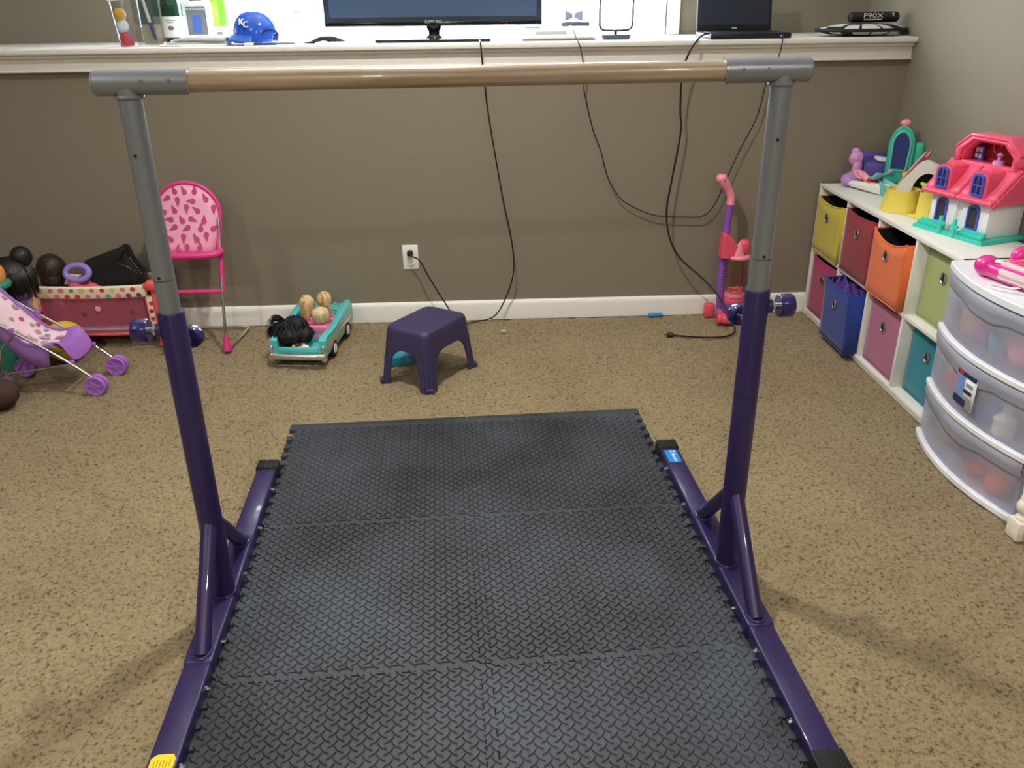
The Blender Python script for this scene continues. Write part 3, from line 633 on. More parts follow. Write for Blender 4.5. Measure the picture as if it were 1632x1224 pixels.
doll('fashion_doll', 'long-haired blonde doll seated on the left in the turquoise toy car', incar(-0.030, 0.270, 0.094), -0.1, 0.031, 'blonde_hair', 'doll_pink', 'long', 0.062)
doll('fashion_doll', 'blonde ponytail doll seated on the right in the turquoise toy car, by the bonnet', incar(0.044, 0.285, 0.094), 0.1, 0.034, 'blonde_hair', 'doll_pink', 'ponytail', 0.066)
doll('fashion_doll', 'doll with short rounded pale blonde hair on the rear seat of the toy car', incar(0.050, 0.192, 0.094), 0.2, 0.034, 'ash_blonde_hair', 'doll_pink', 'bob', 0.028)
# the black-haired doll tumbled in the boot
t = thing('black_haired_doll', 'doll buried under messy long black hair in the back of the toy car', 'doll', incar(-0.030, 0.085, 0.055), 0.3)
b = MB(); b.lathe([(0.003,0),(0.020,0.002),(0.018,0.03),(0.014,0.05),(0.008,0.056)], n=14, T=Matrix.Rotation(-1.1, 4, 'X')); b.ell((0, 0.045, 0.070), (0.028, 0.030, 0.033), 16, 10)
for s in (-1, 1): b.tube([(s*0.012, 0.0, 0.012), (s*0.022, -0.045, 0.020), (s*0.014, -0.055, 0.010)], [0.010, 0.008, 0.006], n=8, smooth=4)
b.build('body', 'skin_doll', t)
m = MB(); m.box((0.018, -0.058, 0.012), (0.045, 0.022, 0.018), R=RZ(0.2), bev=0.006); m.box((0.006, -0.056, 0.008), (0.02, 0.03, 0.012), R=RZ(-0.4), bev=0.004); m.build('shoes', 'doll_white', t)
h = MB(); rnd = random.Random(5)
h.ell((0, 0.035, 0.082), (0.056, 0.052, 0.042), 28, 16, noise=0.10); h.ell((-0.03, -0.005, 0.060), (0.062, 0.052, 0.036), 28, 16, noise=0.12); h.ell((0.03, -0.005, 0.056), (0.042, 0.042, 0.034), 24, 14, noise=0.12)
for i in range(420):
    a = rnd.uniform(0, 2*PI); rr = rnd.uniform(0.02, 0.075); sx = -0.02+math.cos(a)*rr*0.6; sy = 0.02+math.sin(a)*rr*0.5
    ex = sx+math.cos(a)*rnd.uniform(0.02, 0.06)-0.010; ey = sy+math.sin(a)*rnd.uniform(0.0, 0.045)-0.012; ez = max(0.012 if abs(ex) < 0.08 else 0.05, 0.085-rnd.uniform(0.01, 0.06))
    h.tube([(sx*0.5, sy*0.6, 0.10), (sx, sy, 0.118-0.4*rr+rnd.uniform(-.012,.012)), (0.6*ex+0.4*sx, 0.6*ey+0.4*sy, 0.105-rnd.uniform(0,0.03)), (ex, ey, ez)], [0.003, 0.0045, 0.003, 0.0006], n=5, smooth=4)
for i in range(44):                              # flyaway wisps on the left
    a = rnd.uniform(1.7, 3.6); h.tube([(-0.03, 0.02, 0.11), (-0.06+0.02*math.cos(a), 0.03, 0.135+rnd.uniform(-.02,.01)), (-0.105+rnd.uniform(-.02,.02), 0.02+rnd.uniform(-.03,.03), 0.11+rnd.uniform(-.035,.02))], [0.0016, 0.0012, 0.0004], n=4, smooth=5)
h.build('hair', 'black_hair', t, angle=70)

# ---------------- doll high chair ----------------
M('hot_pink', (214,60,130), 0.35); M('fabric_pink', (240,168,196), 0.8, bump=(500, 0.2)); M('paisley_pink', (186,72,118), 0.8); M('steel_tube', (190,188,182), 0.25, metal=0.9)
hc = thing('doll_high_chair', 'pink doll high chair with a paisley fabric back and steel legs', 'high chair', (-1.225, 2.06, 0), 0.0)
def highchair():
    hw = 0.130
    # leg frames: front legs lean back up to the seat back, floor loop behind
    for s in (-1, 1):
        m = MB(); m.tube([(s*0.124, -0.078, 0.020), (s*0.126, -0.040, 0.22), (s*0.130, 0.020, 0.42), (s*0.132, 0.062, 0.56)], 0.0062, n=12, smooth=4); m.build('leg', 'steel_tube', hc)
        m = MB(); m.tube([(s*0.124, -0.083, 0.008), (s*0.1243, -0.076, 0.045), (s*0.1245, -0.070, 0.078)], [0.017, 0.013, 0.009], n=12); m.tube([(s*0.124, -0.078, 0.014), (s*0.129, -0.045, 0.016), (s*0.132, -0.030, 0.016)], [0.015, 0.012, 0.009], n=10); m.build('foot', 'hot_pink', hc)
        m = MB(); m.tube([(s*0.1275, -0.022, 0.262), (s*0.1290, 0.004, 0.36)], 0.0105, n=12); m.tube([(s*0.129, 0.004, 0.36), (s*0.131, 0.030, 0.44)], 0.0095, n=12); m.build('joint_sleeve', 'hot_pink', hc)
    m = MB(); m.tube([(-0.130, -0.04, 0.012), (-0.132, 0.16, 0.010), (-0.124, 0.205, 0.010), (0.0, 0.210, 0.010), (0.124, 0.205, 0.010), (0.150, 0.19, 0.010), (0.130, -0.04, 0.012)], 0.006, n=10, smooth=5); m.build('floor_loop', 'steel_tube', hc)
    m = MB(); m.cyl((-hw, -0.024, 0.262), (hw, -0.024, 0.262), 0.0095, n=14); m.build('foot_rail', 'hot_pink', hc)
    # seat tray rail and seat
    m = MB(); m.tube([(-hw-0.008, 0.010, 0.428), (-hw+0.02, -0.030, 0.425), (0, -0.040, 0.424), (hw-0.02, -0.030, 0.425), (hw+0.008, 0.010, 0.428)], 0.0145, n=14, smooth=6); m.build('seat_rail', 'hot_pink', hc)
    m = MB()
    G = [[Vector((-0.118+0.236*j/10, -0.026+0.12*i/6, 0.424-0.018*math.sin(PI*j/10)*math.sin(PI*min(1, i/5))-0.004*i)) for j in range(11)] for i in range(7)]
    m.grid(G); m.build('seat_fabric', 'fabric_pink', hc, mods=[('SOLIDIFY', dict(thickness=0.005))])
    # back panel: rounded arch leaning back
    def bp(x, z): return Vector((x, 0.030+(z-0.40)*0.28-0.018*(1-(x/0.13)**2), z))
    out = []
    for k in range(41):
        a = PI*k/40; out.append((math.cos(a)*0.136, 0.575+math.sin(a)*0.130))
    out += [(-0.132, 0.50), (-0.112, 0.415), (0.112, 0.415), (0.132, 0.50)]
    cz = 0.53
    m = MB(); rings = [[bp(x*s, cz+(z-cz)*s) for x, z in out] for s in (0.05, 0.35, 0.7, 0.98)]
    m.rings(rings, True, False); fb = m.build('back_fabric', 'fabric_pink', hc, mods=[('SOLIDIFY', dict(thickness=0.004, offset=0))])
    m = MB(); m.tube([bp(x, z) for x, z in out], 0.0085, n=10, closed=True); m.build('back_frame', 'hot_pink', hc)
    for s in (-1, 1):
        m = MB(); G = []
        for i in range(6):
            z = 0.425+0.12*i/5; G.append([bp(s*0.128, z)+Vector((0, -0.004, 0)), bp(s*(0.128), z)+Vector((-s*0.002, -0.055*(1-i/5), 0))])
        m.grid(G); m.build('side_wing', 'hot_pink', hc, mods=[('SOLIDIFY', dict(thickness=0.004))])
    # printed paisley drops
    m = MB(); rnd = random.Random(3); i = 0
    for r in range(7):
        for c in range(5):
            x = -0.104+0.052*c+(0.026 if r % 2 else 0)+rnd.uniform(-.006,.006); z = 0.445+0.038*r+rnd.uniform(-.005,.005)
            if (z > 0.575 and (x/0.122)**2+((z-0.575)/0.116)**2 > 0.92) or abs(x) > 0.118 or (z < 0.5 and abs(x) > 0.108): continue
            a0 = rnd.choice((0.3, -0.6, 2.6, 3.7, 1.0)); fl = rnd.choice((-1, 1)); pts = []
            for k in range(14):
                tt = k/13; w = 0.0115*(1-tt)**0.6; cx = fl*0.015*tt**1.6; cy = -0.008+0.024*tt; pts.append((cx, cy, w))
            L = [(cx-w, cy) for cx, cy, w in pts]+[(cx+w, cy) for cx, cy, w in reversed(pts)]
            L = [(-0.0085*math.sin(q), -0.008-0.0085*math.cos(q)) for q in [-PI/2+PI*k/6 for k in range(1, 6)]][::-1][::-1]+[]+L if False else L
            P = [bp(x+u*math.cos(a0)-v*math.sin(a0), z+u*math.sin(a0)+v*math.cos(a0))+Vector((0, -0.0040, 0)) for u, v in L]
            n = len(P)//2
            m.grid([[P[k] for k in range(n)], [P[2*n-1-k] for k in range(n)]])
            cc = bp(x+pts[0][0]*math.cos(a0)+0.008*math.sin(a0), z-0.008*math.cos(a0)+pts[0][0]*math.sin(a0))+Vector((0,-0.0041,0))
            m.rings([[bp(x+0.0005*math.cos(q)-(-0.008)*math.sin(a0), z+0.0005*math.sin(q)+(-0.008)*math.cos(a0))+Vector((0,-0.0041,0)) for q in [2*PI*k/12 for k in range(12)]], [bp(x+0.0112*math.cos(q)-(-0.008)*math.sin(a0), z+0.0112*math.sin(q)+(-0.008)*math.cos(a0))+Vector((0,-0.0041,0)) for q in [2*PI*k/12 for k in range(12)]]], True, False)
    m.build('paisley_print', 'paisley_pink', fb, smooth=False)['kind'] = 'stuff'
highchair()

# ---------------- doll playpen ----------------
M('coral', (238,92,98), 0.4); M('cream_fabric', (236,222,190), 0.85, bump=(500, 0.2)); M('dot_red', (206,58,74), 0.85); M('dot_teal', (96,160,140), 0.85); M('dot_plum', (120,58,92), 0.85); M('dot_yellow', (222,206,130), 0.85); M('dot_pink', (224,120,140), 0.85)
def mesh_fabric():
    m = bpy.data.materials.new('mesh_fabric'); m.use_nodes = True; MATS['mesh_fabric'] = m; nt = m.node_tree; b = nt.nodes['Principled BSDF']; b.inputs['Base Color'].default_value = (*lin((184,92,112)), 1); b.inputs['Roughness'].default_value = 0.8
    t = nt.nodes.new('ShaderNodeBsdfTransparent'); mx = nt.nodes.new('ShaderNodeMixShader'); mx.inputs[0].default_value = 0.30; nt.links.new(b.outputs[0], mx.inputs[1]); nt.links.new(t.outputs[0], mx.inputs[2]); nt.links.new(mx.outputs[0], nt.nodes['Material Output'].inputs[0])
mesh_fabric()
pp = thing('doll_playpen', 'doll playpen with coral corners, polka-dot rails and pink mesh sides', 'playpen', (-1.665, 2.175, 0), -0.02)
def playpen():
    hx, hy = 0.262, 0.100; z0, z1 = 0.065, 0.292
    C = [(-hx,-hy),(hx,-hy),(hx,hy),(-hx,hy)]
    for x, y in C:
        m = MB(); m.tube([(x, y, 0.0), (x, y, 0.27)], [0.012, 0.012], n=12); m.build('corner_post', 'coral', pp)
        m = MB(); sx, sy = (1 if x > 0 else -1), (1 if y > 0 else -1)
        m.box((x, y, 0.286), (0.052, 0.052, 0.048), bev=0.017, seg=3); m.box((x-sx*0.024, y, 0.282), (0.034, 0.028, 0.030), bev=0.010); m.box((x, y-sy*0.022, 0.282), (0.028, 0.034, 0.030), bev=0.010); m.build('corner_cap', 'coral', pp)
        m = MB(); m.ell((x, y, 0.012), (0.018, 0.018, 0.012), 12, 6); m.build('foot', 'coral', pp)
    mats = ['cream_fabric', 'dot_red', 'dot_teal', 'dot_plum', 'dot_yellow', 'dot_pink']
    rnd = random.Random(11)
    for i in range(4):
        (xa, ya), (xb, yb) = C[i], C[(i+1) % 4]; d = Vector((xb-xa, yb-ya, 0)); L = d.length; d.normalize(); nrm = Vector((d.y, -d.x, 0)); o = Vector((xa, ya, 0))
        sag = -0.020 if i == 2 else -0.006
        m = MB(); N = 16; rings = []
        for k in range(N+1):
            p = o+d*(0.03+(L-0.06)*k/N)+Vector((0, 0, 0.262+sag*math.sin(PI*k/N)))
            rings.append([p+nrm*u+Vector((0,0,v)) for u, v in rrect(0.020, 0.056, 0.009, 3)])
        m.rings(rings)
        k = 0; x = 0.045
        while x < L-0.04:
            for (zz, off) in ((0.275, 0), (0.248, 0.022)):
                m.mi = rnd.randint(1, 5); c = o+d*(x+off)+nrm*0.0105+Vector((0, 0, zz+sag*math.sin(PI*(x+off)/L))); r = rnd.uniform(0.010, 0.0135)
                m.rings([[c+nrm*0.0005+d*(r*q*math.cos(a))+Vector((0,0,r*q*0.85*math.sin(a))) for a in [2*PI*j/14 for j in range(14)]] for q in (0.05, 1.0)], True, False)
            x += 0.044
        m.mi = 0; m.build('top_rail', mats, pp)
        m = MB(); P = lambda s, z: o+d*s+Vector((0,0,z))
        m.grid([[P(0.008+(L-0.016)*j/10, 0.10+(0.240-0.10)*i2/4)+nrm*0.003*math.sin(3*j+i2) for j in range(11)] for i2 in range(5)]); ms = m.build('mesh_side', 'mesh_fabric', pp)
        m = MB(); m.mi = 0
        for (s, z, r, mi) in ((L*0.52, 0.185, 0.013, 0), (L*0.40, 0.160, 0.010, 1), (L*0.80, 0.168, 0.007, 1)):
            m.mi = mi; m.rings([[P(s+r*q*math.cos(a), z+r*q*math.sin(a))+nrm*0.006 for a in [2*PI*j/14 for j in range(14)]] for q in (0.05, 1.0)], True, False)
        if i == 0: m.build('mesh_print', ['fabric_pink', 'dot_plum'], ms)
        m = MB(); m.grid([[P(0.006+(L-0.012)*j/10, 0.055+0.028*i2) for j in range(11)] for i2 in range(2)]); m.build('bottom_band', M('band_grey%d' % i, (120,88,92), 0.85), pp, mods=[('SOLIDIFY', dict(thickness=0.003))])
        m = MB(); m.tube([P(0.01, 0.068), P(L/2, 0.062), P(L-0.01, 0.068)], 0.007, n=8, smooth=6); m.build('bottom_piping', 'coral', pp)
        for s in (0.020, L-0.020):
            m = MB(); m.box(P(s, 0.16)+nrm*0.004, (0.030 if abs(d.x) > 0.5 else 0.006, 0.030 if abs(d.y) > 0.5 else 0.006, 0.16), R=None, bev=0.001)
            for q in range(4):
                m.mi = rnd.randint(1, 5); c = P(s+rnd.uniform(-.005,.005), 0.10+0.035*q)+nrm*0.0075; r = 0.010
                m.rings([[c+d*(r*w*math.cos(a))+Vector((0,0,r*w*math.sin(a))) for a in [2*PI*j/12 for j in range(12)]] for w in (0.05, 1.0)], True, False)
            m.mi = 0; m.build('corner_fabric', mats, pp)
            m = MB(); m.cyl(P(s+(0.017 if s < L/2 else -0.017), 0.08)+nrm*0.008, P(s+(0.017 if s < L/2 else -0.017), 0.24)+nrm*0.008, 0.003, n=6); m.build('piping', 'dot_red', pp)
    m = MB(); m.box((0, 0, 0.078), (2*hx-0.02, 2*hy-0.02, 0.016), bev=0.005); m.build('mattress', 'fabric_pink', pp)
playpen()
# things lying in the playpen
M('black_vinyl', (24,24,26), 0.34, bump=(60, 0.3))
t = thing('black_bag', 'shiny black bag slumped in the right half of the doll playpen', 'bag', (-1.565, 2.185, 0.088), 0.05)
m = MB(); prof = [(-0.150, 0.285), (-0.09, 0.305), (0.0, 0.335), (0.028, 0.352), (0.042, 0.350), (0.050, 0.310), (0.072, 0.270), (0.098, 0.232), (0.088, 0.0), (-0.10, 0.0), (-0.12, 0.15)]
rings = []
for k, (dy, s) in enumerate(((-0.050, 0.80), (-0.038, 0.95), (0, 1.0), (0.035, 0.95), (0.048, 0.82))):
    rings.append([Vector((x*s, dy+0.006*math.sin(x*60), max(0, z*s))) for x, z in prof])
m.rings(rings); m.build('bag_body', 'black_vinyl', t, angle=25)
m = MB(); m.tube([(0.040, -0.036, 0.338), (0.006, -0.050, 0.285), (0.040, -0.052, 0.262), (0.082, -0.045, 0.222)], 0.004, n=8, smooth=6); m.build('fold_seam', 'black_vinyl', t)
m = MB()
for k in range(7): m.box((0.054+0.006*k, -0.040, 0.298-0.011*k), (0.005, 0.004, 0.007), R=RY(0.6), bev=0.001)
m.build('zip_teeth', 'chrome', t)
t = thing('toy_ring', 'lavender plastic ring leaning on the black bag in the playpen', 'toy', (-1.735, 2.135, 0.088), 0.0)
M('lavender', (150,126,206), 0.4)
m = MB(); m.tube([(0.05*math.cos(a), -0.012+0.012*math.sin(a), 0.245+0.030*math.sin(a)) for a in [2*PI*k/28 for k in range(28)]], 0.0135, n=12, closed=True); m.build('ring', 'lavender', t)
m = MB(); m.tube([(0, 0, 0.0), (0, -0.004, 0.12), (0, -0.010, 0.212)], [0.012, 0.010, 0.012], n=10, smooth=3); m.build('handle', 'lavender', t)
M('blanket', (214,98,120), 0.9, bump=(300, 0.3))
m = MB(); G = [[Vector((-1.775+0.20*j/12, 2.105+0.11*i/6, 0.30-0.055*(j/12)**1.5+0.010*math.sin(j*1.1+i)-0.016*abs(i/6-0.5))) for j in range(13)] for i in range(7)]
m.grid(G); G2 = [[G[0][j], G[0][j]+Vector((0.0, 0.004, -0.10))] for j in range(13)]; m.grid(G2); m.grid([[G[6][j], G[6][j]+Vector((0, -0.004, -0.12))] for j in range(13)])
tag(m.build('doll_blanket', 'blanket', mods=[('SOLIDIFY', dict(thickness=0.004))]), 'rumpled pink doll blanket draped over the playpen rail', 'blanket')
def standing_doll(label, loc, H, R, hair, dress, buns):
    t = thing('baby_doll', label, 'doll', loc, PI+0.2); k = H
    b = MB(); zh = H-R
    b.lathe([(0.01,H*0.30),(0.055,H*0.32),(0.058,H*0.42),(0.048,H*0.56),(0.030,H*0.63),(0.022,H*0.66),(0.022,H*0.70)], n=18, sy=0.75)
    for s in (-1, 1):
        b.tube([(s*0.028, 0, H*0.34), (s*0.030, 0.006, H*0.17), (s*0.030, 0, 0.03), (s*0.031, -0.02, 0.012)], [0.028, 0.023, 0.018, 0.014], n=10, smooth=4)
        b.tube([(s*0.045, 0, H*0.60), (s*0.058, 0, H*0.48), (s*0.045, -0.055, H*0.42)], [0.018, 0.015, 0.011], n=10, smooth=4)
    b.ell((0, -0.006, zh), (R*0.86, R*0.88, R*0.96), 20, 12); b.ell((0, -R*0.90, zh-R*0.12), (R*0.12, R*0.12, R*0.12), 8, 6)
    bd = b.build('body', 'skin_doll', t, angle=60)
    m = MB(); m.lathe([(0.074,H*0.26),(0.062,H*0.40),(0.052,H*0.54),(0.056,H*0.60),(0.030,H*0.645)], n=22, sy=0.8); m.build('dress', dress, t)
    m = MB(); m.tube([(0.060*math.cos(a), 0.050*math.sin(a), H*0.655) for a in [2*PI*j/20 for j in range(20)]], 0.014, n=8, closed=True); m.build('collar', 'lavender', t)
    h = MB(); rnd = random.Random(2)
    h.ell((0, 0.012, zh+R*0.10), (R, R, R*1.0), 30, 16, fn=lambda a, q: 0.02*math.sin(11*q+a*5))
    for i in range(60):
        q = rnd.uniform(-0.3, PI+0.3); x, y = math.cos(q)*R, math.sin(q)*R
        h.tube([(x*0.3, y*0.3, zh+R*1.05), (x*0.98, y*0.98+0.01, zh+R*0.3), (x*1.0, y*1.0+0.01, zh-R*rnd.uniform(0.5, 0.9))], [R*0.05, R*0.09, R*0.02], n=5, smooth=4)
    for (x, y, z, r) in buns: h.ell((x, y, zh+z), (r, r, r*1.05), 20, 12, fn=lambda a, q: 0.04*math.sin(8*q+4*a))
    h.build('hair', hair, t, angle=70)
    m = MB(); m.ell((-R*0.3, -R*0.83, zh), (R*0.11, R*0.06, R*0.1), 8, 6); m.ell((R*0.3, -R*0.83, zh), (R*0.11, R*0.06, R*0.1), 8, 6); m.build('eyes', 'eye_dark', bd)
    return t
standing_doll('dark-haired doll with a topknot, turned away, standing behind the lavender stroller', (-1.945, 1.998, 0), 0.440, 0.086, 'dark_hair', 'lavender', [(-0.052, 0.0, 0.088, 0.042)])
t = thing('brown_haired_doll', 'doll showing only its round brown hair at the left end of the playpen', 'doll', (-1.862, 2.165, 0.088), 0.2)
b = MB(); b.lathe([(0.01,0.0),(0.045,0.01),(0.044,0.08),(0.030,0.13),(0.018,0.15),(0.018,0.18)], n=16, sy=0.7); b.ell((0, 0, 0.245), (0.052, 0.052, 0.060), 18, 12)
for s in (-1, 1): b.tube([(s*0.035, 0, 0.12), (s*0.055, 0.01, 0.08), (s*0.045, 0.03, 0.03)], [0.013, 0.011, 0.008], n=8, smooth=4)
b.build('body', 'skin_doll', t)
m = MB(); m.ell((0, -0.004, 0.255), (0.060, 0.062, 0.066), 26, 14, fn=lambda a, q: 0.02*math.sin(9*q)); m.ell((0.0, -0.02, 0.215), (0.050, 0.045, 0.05), 20, 10, fn=lambda a, q: 0.03*math.sin(9*q)); m.build('hair', 'brown_hair', t)
m = MB(); m.lathe([(0.055,0.005),(0.050,0.06),(0.046,0.10),(0.034,0.132)], n=18, sy=0.75); m.build('dress', 'doll_pink', t)

# ---------------- doll stroller ----------------
M('stroller_purple', (168,108,200), 0.35); M('stroller_cloth', (160,112,190), 0.75); M('floral_base', (238,206,214), 0.8, bump=(500, 0.2)); M('flower_red', (214,76,92), 0.8); M('flower_mauve', (196,150,176), 0.8); M('flower_grey', (176,158,168), 0.8)
sr = thing('doll_stroller', 'lavender doll stroller with floral sling seat and twin wheels', 'stroller', (-1.685, 1.685, 0), -0.03)
def stroller():
    wy = 0.098; xr, xf = -0.185, 0.188
    for (x, y) in ((xf, -wy), (xf, wy), (xr, -wy), (xr, wy)):
        for e in (-1, 1):
            m = MB(); R = Matrix.Rotation(PI/2, 4, 'X'); c = (x, y+e*0.0125, 0.039)
            m.lathe([(0.012,-0.007),(0.030,-0.007),(0.033,-0.0095),(0.038,-0.0095),(0.040,-0.007),(0.040,0.007),(0.038,0.0095),(0.033,0.0095),(0.030,0.007),(0.012,0.007)], c=c, n=32, T=R); w = m.build('wheel', 'stroller_purple', sr)
            m = MB()
            for k in range(6):
                a = 2*PI*k/6; m.tube([Vector(c)+Vector((0.006*math.cos(a), e*0.008, 0.006*math.sin(a))), Vector(c)+Vector((0.030*math.cos(a), e*0.008, 0.030*math.sin(a)))], 0.0026, n=6)
            m.lathe([(0.001,-0.011),(0.010,-0.010),(0.011,0.010),(0.001,0.011)], c=c, n=14, T=R); m.build('spokes', 'stroller_purple', w)
        m = MB(); m.tube([(x, y, 0.039), (x-(0.012 if x > 0 else -0.004), y, 0.075)], 0.009, n=10); m.cyl((x, y-0.022, 0.039), (x, y+0.022, 0.039), 0.0045, n=8); m.build('wheel_fork', 'stroller_purple', sr)
    for s in (-1, 1):
        m = MB(); m.tube([(xf-0.012, s*wy, 0.072), (0.06, s*(wy+0.002), 0.168), (-0.10, s*(wy+0.004), 0.278), (-0.24, s*(wy+0.004), 0.375), (-0.36, s*(wy+0.004), 0.455), (-0.405, s*(wy+0.004), 0.470)], 0.0052, n=10, smooth=4); m.build('push_tube', 'steel_tube', sr)
        m = MB(); m.tube([(-0.355, s*(wy+0.004), 0.452), (-0.405, s*(wy+0.004), 0.470), (-0.435, s*(wy+0.004), 0.462)], 0.010, n=10, smooth=4); m.build('handle_grip', 'stroller_purple', sr)
        m = MB(); m.tube([(xr+0.004, s*wy, 0.075), (-0.14, s*wy, 0.20), (-0.07, s*(wy), 0.262)], 0.005, n=10); m.build('rear_leg', 'steel_tube', sr)
        m = MB(); m.tube([(xr+0.01, s*(wy-0.006), 0.085), (-0.03, s*(wy-0.006), 0.105), (0.115, s*(wy-0.006), 0.128)], 0.0042, n=8); m.build('side_strut', 'steel_tube', sr)
        m = MB(); m.box((0.112, s*(wy-0.003), 0.133), (0.018, 0.014, 0.022), bev=0.005); m.build('joint', 'stroller_purple', sr)
        m = MB(); m.box((-0.085, s*(wy+0.002), 0.268), (0.022, 0.016, 0.026), bev=0.006); m.build('joint', 'stroller_purple', sr)
    m = MB(); m.cyl((0.13, -wy, 0.114), (0.13, wy, 0.114), 0.0045, n=8); m.cyl((xr+0.02, -wy, 0.09), (xr+0.02, wy, 0.09), 0.0045, n=8); m.build('cross_bar', 'steel_tube', sr)
    # sling: back, seat and calf rest as one sheet
    prof = [(-0.275, 0.440), (-0.215, 0.370), (-0.155, 0.300), (-0.095, 0.232), (-0.055, 0.196), (-0.010, 0.182), (0.035, 0.186), (0.055, 0.186)]
    W = wy-0.006
    def sp(i, v): x, z = prof[i]; return Vector((x, v*W, z+0.022*v*v-0.006))
    m = MB(); m.grid([[sp(i, -1+2*j/8) for j in range(9)] for i in range(len(prof))]); sg = m.build('sling_seat', 'floral_base', sr, mods=[('SOLIDIFY', dict(thickness=0.004))])
    rnd = random.Random(4); m = MB()
    for k in range(60):
        u = rnd.uniform(0.15, len(prof)-1.3); v = rnd.uniform(-0.86, 0.86); i = int(u); f = u-i; c = sp(i, v).lerp(sp(i+1, v), f); d = (sp(i+1, v)-sp(i, v)).normalized(); w = Vector((0, 1, 0.02)).normalized(); n_ = d.cross(w); n_ = n_ if n_.z > 0 else -n_
        m.mi = rnd.choice((0, 1, 1, 2, 2)); r = rnd.uniform(0.009, 0.014); c = c+n_*0.0046
        m.rings([[c+d*(r*q*(1+0.22*math.cos(5*a))*math.cos(a))+w*(r*q*(1+0.22*math.cos(5*a))*math.sin(a)) for a in [2*PI*j/20 for j in range(20)]] for q in (0.05, 1.0)], True, False)
    m.build('flower_print', ['flower_red', 'flower_mauve', 'flower_grey'], sg, smooth=False)
    for s in (-1, 1):
        m = MB(); m.tube([sp(i, s)+Vector((0, 0, 0.004)) for i in range(len(prof))], 0.006, n=8, smooth=3); m.build('sling_piping', 'stroller_cloth', sr)
        m = MB(); m.grid([[sp(i, s)+Vector((0, s*0.002, 0.002)), Vector((prof[i][0]*0.9-0.01, s*(W+0.004), prof[i][1]-0.038-0.006*i))] for i in range(1, len(prof)-1)]); m.build('side_panel', 'stroller_cloth', sr, mods=[('SOLIDIFY', dict(thickness=0.003))])
    # moulded foot rest at the front
    m = MB(); G = []
    for i in range(7):
        x = 0.030+0.088*i/6; G.append([Vector((x, W*0.98*v, 0.190+0.026*abs(v)**3-0.058*max(0, (i-3)/3)**1.3-0.01*(i/6)+0.010*math.sin(PI*i/6))) for v in [-1+2*j/10 for j in range(11)]])
    m.grid(G); m.build('foot_rest', 'stroller_purple', sr, mods=[('SOLIDIFY', dict(thickness=0.008)), ('SUBSURF', dict(levels=1, render_levels=1))])
stroller()
M('ball_yellow', (226,196,38), 0.4); M('toy_orange', (232,150,84), 0.6); M('toy_green', (48,140,116), 0.6); M('plush_brown', (70,52,42), 0.95, bump=(160, 0.8))
t = thing('toy_ball', 'yellow ball on the carpet between the stroller and the playpen', 'ball', (-1.765, 1.945, 0))
m = MB(); m.ell((0, 0, 0.086), 0.086, 28, 18); m.build('ball_shell', 'ball_yellow', t)
m = MB(); m.tube([(0.0865*math.cos(a), 0.0, 0.086+0.0865*math.sin(a)) for a in [2*PI*k/40 for k in range(40)]], 0.001, n=5, closed=True); m.build('ball_seam', 'ball_yellow', t)
t = thing('stuffed_toy', 'stuffed toy with an orange head and teal body at the left picture edge', 'soft toy', (-1.955, 1.850, 0))
m = MB(); m.lathe([(0.005,0),(0.05,0.004),(0.060,0.08),(0.056,0.22),(0.050,0.33),(0.044,0.36)], n=22); m.build('body', 'toy_green', t)
m = MB(); m.ell((0, 0, 0.412), (0.062, 0.060, 0.062), 22, 14); m.build('head', 'toy_orange', t)
m = MB(); m.tube([(0.060*math.cos(a), 0.058*math.sin(a), 0.372) for a in [2*PI*k/24 for k in range(24)]], 0.016, n=8, closed=True); m.build('collar', 'toy_green', t)
t = thing('brown_plush', 'dark brown plush toy at the left picture edge in front of the stroller wheel', 'soft toy', (-1.830, 1.475, 0))
m = MB(); m.ell((0, 0, 0.060), (0.082, 0.070, 0.062), 22, 14, noise=0.02); m.build('body', 'plush_brown', t)
m = MB(); m.ell((-0.085, 0.01, 0.075), (0.05, 0.05, 0.05), 18, 12, noise=0.02); m.build('head', 'plush_brown', t)

# ---------------- toy vacuum ----------------
M('vac_coral', (236,84,110), 0.35); M('vac_pink', (244,150,168), 0.35); M('vac_purple', (134,84,176), 0.35); glass_mat('vac_canister', (0.92,0.72,0.72), 0.10, 0.08)
vc = thing('toy_vacuum', 'pink and purple toy upright vacuum cleaner standing against the back wall', 'toy vacuum', (1.155, 2.195, 0), 0.0)
m = MB(); m.box((0.045, -0.020, 0.028), (0.150, 0.090, 0.044), bev=0.018, seg=3); m.box((0.045, -0.035, 0.045), (0.09, 0.06, 0.03), bev=0.014); m.build('floor_head', 'vac_coral', vc)
for x in (-0.060,): 
    m = MB(); m.box((x, 0.060, 0.040), (0.050, 0.040, 0.068), bev=0.012); m.build('rear_block', 'vac_coral', vc)
for s in (-1, 1):
    m = MB(); m.lathe([(0.002,-0.010),(0.024,-0.010),(0.026,-0.006),(0.026,0.006),(0.024,0.010),(0.002,0.010)], c=(0.045+s*0.080, -0.030, 0.027), n=20, T=Matrix.Rotation(PI/2, 4, 'Y')); m.build('wheel', 'vac_coral', vc)
m = MB(); m.box((0.024, 0.0, 0.080), (0.086, 0.070, 0.050), bev=0.012); m.build('motor_housing', 'vac_purple', vc)
m = MB(); m.tube([(-0.022, 0.020, 0.060), (-0.028, 0.022, 0.20), (-0.026, 0.022, 0.33)], 0.0175, n=14); sp_ = m.build('spine', 'vac_purple', vc)
m = MB()
for k in range(9): m.tube([(-0.0255+0.0186*math.cos(a), 0.022+0.0186*math.sin(a), 0.20+0.013*k) for a in [2*PI*j/16 for j in range(16)]], 0.0018, n=5, closed=True)
m.build('hose_ribs', 'vac_purple', sp_)
